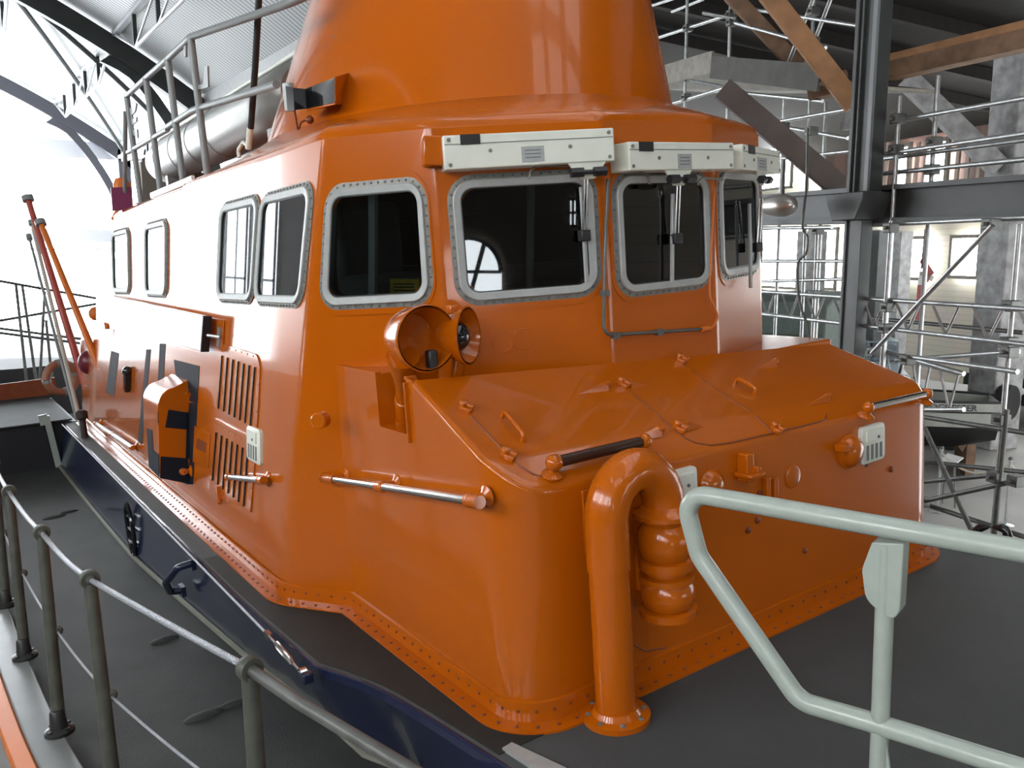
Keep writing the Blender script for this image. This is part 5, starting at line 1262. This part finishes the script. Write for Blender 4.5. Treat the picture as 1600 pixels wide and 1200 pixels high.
# ------------------------------------------------------------------ vehicles, dinghy and clutter on the floor
GREENV = mat('army_green_paint', (.075, .095, .07), .5, noise=.2); CANV = mat('green_canvas', (.13, .165, .145), .8, noise=.2); TYRE = mat('tyre_rubber', (.018, .018, .018), .8)
def vehicle(name, label, c, head, L, Wd, hb, ht, body, canvas, scr=True):
    base = (c[0], c[1], 0); o = empty(name, base, label, 'vehicle'); f = np.array([math.cos(head), math.sin(head), 0]); s_ = np.array([-f[1], f[0], 0]); Z = np.array([0, 0, 1.]); B0 = np.array(base)
    mb = LM(); pr = [(-L / 2, .5), (-L / 2, hb), (L * .12, hb), (L * .16, hb - .02), (L * .48, hb - .15), (L / 2, hb - .3), (L / 2, .55)]
    mb.prism([B0 + f * x + Z * z - s_ * Wd / 2 for x, z in pr], s_ * Wd); mb.put('body', body, o, base, bevel=.05)
    if canvas:
        mb = LM(); pr = [(-L / 2 + .05, hb), (-L / 2 + .08, ht - .12), (-L / 2 + .3, ht), (L * .02, ht), (L * .10, ht - .12), (L * .12, hb)]
        rings = [[B0 + f * x + Z * (z - dz) + s_ * y for x, z in pr] for y, dz in ((-Wd / 2 + .02, .12), (-Wd * .3, 0), (Wd * .3, 0), (Wd / 2 - .02, .12))]; mb.loft(rings); mb.put('canvas_top', canvas, o, base, bevel=.04)
    mb = LM(); w0 = B0 + f * L * .15 + Z * hb; w1 = w0 - f * .12 + Z * min(.5, ht - hb)
    for a, b in ((w0 - s_ * Wd * .45, w1 - s_ * Wd * .45), (w0 + s_ * Wd * .45, w1 + s_ * Wd * .45), (w1 - s_ * Wd * .45, w1 + s_ * Wd * .45), (w0, w1)): mb.bar(a, b, .05, .05)
    mb.put('windscreen_frame', body, o, base)
    for x in (-L * .32, L * .33):
        for y in (-1, 1):
            q = B0 + f * x + s_ * y * Wd * .46 + Z * .38; mb = LM(); mb.lathe([(.20, -.10), (.36, -.11), (.38, -.06), (.38, .06), (.36, .11), (.20, .10)], q, s_, 24); w = mb.put('wheel', TYRE, o, base)
            mb = LM(); mb.lathe([(.20, -.07), (.20, .07)], q, s_, 16); mb.put('hub', body, w, base)
    q = B0 - f * (L / 2 + .10) + Z * (hb - .15); mb = LM(); mb.lathe([(.18, -.09), (.34, -.10), (.36, 0), (.34, .10), (.18, .09)], q, f, 24); mb.put('spare_wheel', TYRE, o, base)
    for y in (-1, 1):
        mb = LM(); mb.lathe([(.09, 0), (.09, .05), (.05, .07)], B0 + f * (L / 2 - .01) + s_ * y * Wd * .32 + Z * (hb - .42), f, 14); mb.put('headlamp', WHITE_G, o, base)
    return o
ha = math.atan2(_sd[1], _sd[0])
q = WD(1232, 500, 19.0); vehicle('canvas_truck', 'green canvas-topped truck beyond the lattice beam left of the column', q, ha + 2.2, 5.2, 2.0, 1.7, 3.05, GREENV, CANV)
q = WD(1440, 560, 18.5); vehicle('jeep', 'small dark open vehicle with windscreen frame behind the scaffold right of the column', q, ha + .35, 3.4, 1.6, 1.15, 1.75, mat('dark_olive_paint', (.045, .05, .045), .45), None)
q = WD(1352, 520, 22.5); vehicle('jeep', 'pale grey-blue car partly hidden by the iron column', q, ha + 2.6, 3.8, 1.6, 1.2, 1.85, mat('grey_blue_paint', (.22, .26, .29), .4), mat('grey_blue_roof', (.20, .24, .27), .5))
q = WD(1640, 500, 20.5); vehicle('jeep', 'black vehicle cut off by the right edge behind the timber post', q, ha + 1.8, 3.8, 1.7, 1.3, 2.1, mat('black_car_paint', (.015, .015, .017), .3), mat('black_car_roof', (.02, .02, .022), .5))
# clinker dinghy with painted name
z0 = .9; e1, e2 = WD(1568, 640, 14.8), WD(1440, 637, 15.2); fw = nrm([*(e2 - e1)[:2], 0]); sd_ = np.array([-fw[1], fw[0], 0]); 
if sd_ @ (CW - e1) < 0: sd_ = -sd_
zt = e1[2] + .08; base = (e1[0] + fw[0] * 1.8, e1[1] + fw[1] * 1.8, 0); db = empty('wooden_dinghy', base, 'grey wooden dinghy with a painted name, on the floor beyond the fore cabin', 'boat')
GREYB = mat('grey_boat_paint', (.30, .31, .28), .55, noise=.2, scale=4); BLKH = mat('black_bottom_paint', (.012, .012, .012), .6)
O = np.array([e1[0], e1[1], 0]); rings = []
for x, w, zk in ((0, .50, zt - .75), (.6, .66, zt - .92), (1.4, .74, zt - .95), (2.4, .66, zt - .92), (3.2, .36, zt - .85), (3.7, .05, zt - .55)):
    rings.append([O + fw * x + sd_ * (y * w - .72) + np.array([0, 0, z]) for y, z in ((1, zt), (1.0, zt - .18), (.96, zt - .45), (.6, zt - .75 if x else zt - .7), (0, zk), (-.6, zt - .75), (-.96, zt - .45), (-1, zt - .18), (-1, zt))])
mb = LM(); mb.loft([r[:3] for r in rings], False, False, False); mb.loft([r[6:] for r in rings], False, False, False); mb.add([rings[0][i] for i in (0, 1, 2, 6, 7, 8)], [tuple(range(6))]); mb.put('topsides', GREYB, db, base)
mb = LM(); mb.loft([r[2:7] for r in rings], False, False, False); mb.add(rings[0][2:7], [tuple(range(5))]); mb.put('bottom', BLKH, db, base)
mb = LM(); mb.tube([r[0] for r in rings], .022, 8); mb.tube([r[8] for r in rings], .022, 8); mb.put('gunwale', BLKH, db, base)
mb = LM(); mb.tube([r[1] + sd_ * .01 for r in rings], .014, 6); mb.put('rubbing_band', BLKH, db, base)
mb = LM()
for x in (.9, 2.0): mb.box(O + fw * x - sd_ * .72 + [0, 0, zt - .22], (.22, 1.25, .03), (fw, sd_, [0, 0, 1]))
mb.put('thwart', WOOD2, db, base)
tc = bpy.data.curves.new('boat_name', 'FONT'); tc.body = 'ROCHESTER'; tc.size = .155; tc.extrude = .003
to_ = bpy.data.objects.new('boat_name_text', tc); COL.objects.link(to_); bpy.context.view_layer.update()
me_ = bpy.data.meshes.new_from_object(to_.evaluated_get(bpy.context.evaluated_depsgraph_get())); bpy.data.objects.remove(to_)
to = bpy.data.objects.new('boat_name', me_); COL.objects.link(to)
dxn = -fw; X0 = 1.24; s0 = O + fw * X0 - sd_ * .72; s0[2] = zt - .150
for v_ in me_.vertices: v_.co.z = v_.co.z + float(np.interp(X0 - v_.co.x, [0, .6, 1.4, 2.4], [.50, .66, .74, .66])) + .012
nn = np.cross(dxn, [0, 0, 1.0]); Mt = np.eye(4); Mt[:3, 0] = dxn; Mt[:3, 1] = [0, 0, 1]; Mt[:3, 2] = nn; Mt[:3, 3] = s0
bpy.context.view_layer.update(); to.parent = db; to.matrix_world = Matrix([list(map(float, r)) for r in Mt]); me_.materials.clear(); me_.materials.append(BLKH)
for x, lab in ((.35, 'brown timber chock under the stern of the wooden dinghy'), (2.3, 'brown timber chock under the bow of the wooden dinghy')):
    mb = MB(); p = O + fw * x - sd_ * .72; hh = zt - .87; mb.prism([p - sd_ * .6 + [0, 0, 0], p + sd_ * .6 + [0, 0, 0], p + sd_ * .6 + [0, 0, hh + .12], p + sd_ * .2 + [0, 0, hh - .10], p - sd_ * .2 + [0, 0, hh - .10], p - sd_ * .6 + [0, 0, hh + .12]], fw * .14)
    tag(mb.build('boat_chock', WOOD2, origin=(p[0], p[1], 0)), lab, 'chock')
# information board on a stand
p = W(1482, 790, 2, .0); root = empty('information_stand', p, 'small white information board on a thin stand in front of the dinghy', 'sign')
tp = WD(1484, 728, (RW.T @ (p - CW))[2]); 
mb = LM(); mb.prism([tp - _sd * .16 + [0, 0, .03] - _sn * .1, tp + _sd * .16 + [0, 0, .03] - _sn * .1, tp + _sd * .16 + [0, 0, .15] + _sn * .1, tp - _sd * .16 + [0, 0, .15] + _sn * .1], (0, 0, .015)); mb.put('board', WHITE_G, root, p)
for d in (-.13, .13): mb = LM(); mb.tube([p + _sd * d, tp + _sd * d * .7 + [0, 0, .06]], .014, 8); mb.put('leg', STEEL_D, root, p)
# rope barrier posts
prv = None
for i, (px, py) in enumerate(((1464, 800), (1570, 822), (1632, 800))):
    p = W(px, py, 2, 0); o = empty('barrier_post', p, 'thin grey rope-barrier post in front of the dinghy, %s' % ('nearest the fore cabin', 'below the timber post', 'beyond the right edge')[i], 'barrier post'); mb = LM(); mb.lathe([(.12, 0), (.12, .02), (.02, .04), (.018, .95), (.03, .96), (.03, 1.0)], p, (0, 0, 1), 14); mb.put('pillar', STEEL, o, p)
    mb = LM(); mb.ball(p + [0, 0, 1.0], .035, 10); mb.put('cap', STEEL_D, o, p)
    if prv is not None:
        mb = MB(); a, b = prv + [0, 0, .93], p + [0, 0, .93]; mb.tube([a + (b - a) * f + np.array([0, 0, -.9 * f * (1 - f)]) for f in np.linspace(0, 1, 14)], .016, 8); tag(mb.build('barrier_rope', mat('cream_rope', (.50, .46, .38), .8) if i == 1 else bpy.data.materials['cream_rope'], origin=a), ('cream rope slung between barrier posts in front of the dinghy', 'cream rope running off the right edge')[i - 1], 'rope')
    prv = p
# ------------------------------------------------------------------ beyond the stern, on the left
mb = LM(); q = WD(20, 590, 21); base = (q[0], q[1], 0); o = empty('dark_boat', base, 'dark hull of another boat beyond the stern, low at the left edge', 'boat')
rings = []
ex = np.array([1, 0, 0.]); 
for x, w in ((-5, .9), (-3, 1.2), (0, 1.25), (1.0, .9), (1.7, .3)):
    rings.append([np.array([q[0] + x, q[1] + y * w, z]) for y, z in ((1, q[2] + .35), (.95, q[2] - .2), (.5, 0), (-.5, 0), (-.95, q[2] - .2), (-1, q[2] + .35))])
mb.loft(rings); mb.put('hull', mat('dark_grey_hull', (.035, .033, .035), .6), o, base)
lst = []
root = empty('walkway_rail', (0, 0, 0), 'dark thin railing of a walkway against the bright gable', 'railing')
pts = [WD(-40, 432, 17), WD(150, 466, 19)]; b0 = WD(30, 600, 17); root.location = [float(c) for c in b0]
for (x0, y0, d0, x1, y1, d1) in ((-40, 432, 17, 150, 466, 19), (-40, 508, 17, 150, 475, 19), (-40, 508, 17, 130, 530, 19), (-40, 515, 17, 130, 537, 19), (25, 445, 17.2, 42, 600, 17.2), (35, 447, 17.2, 58, 606, 17.2), (70, 455, 18, 62, 600, 18), (72, 500, 18, 82, 600, 18)):
    mb = LM(); mb.tube([WD(x0, y0, d0), WD(x1, y1, d1)], .028, 8); mb.put('rail_tube', STEEL_D, root, b0)

# ------------------------------------------------------------------ light
w = bpy.data.worlds.new('World'); scene.world = w; w.use_nodes = True
bg = w.node_tree.nodes['Background']; bg.inputs[0].default_value = (.85, .93, 1, 1); bg.inputs[1].default_value = 1.0
scene.view_settings.exposure = 0.0
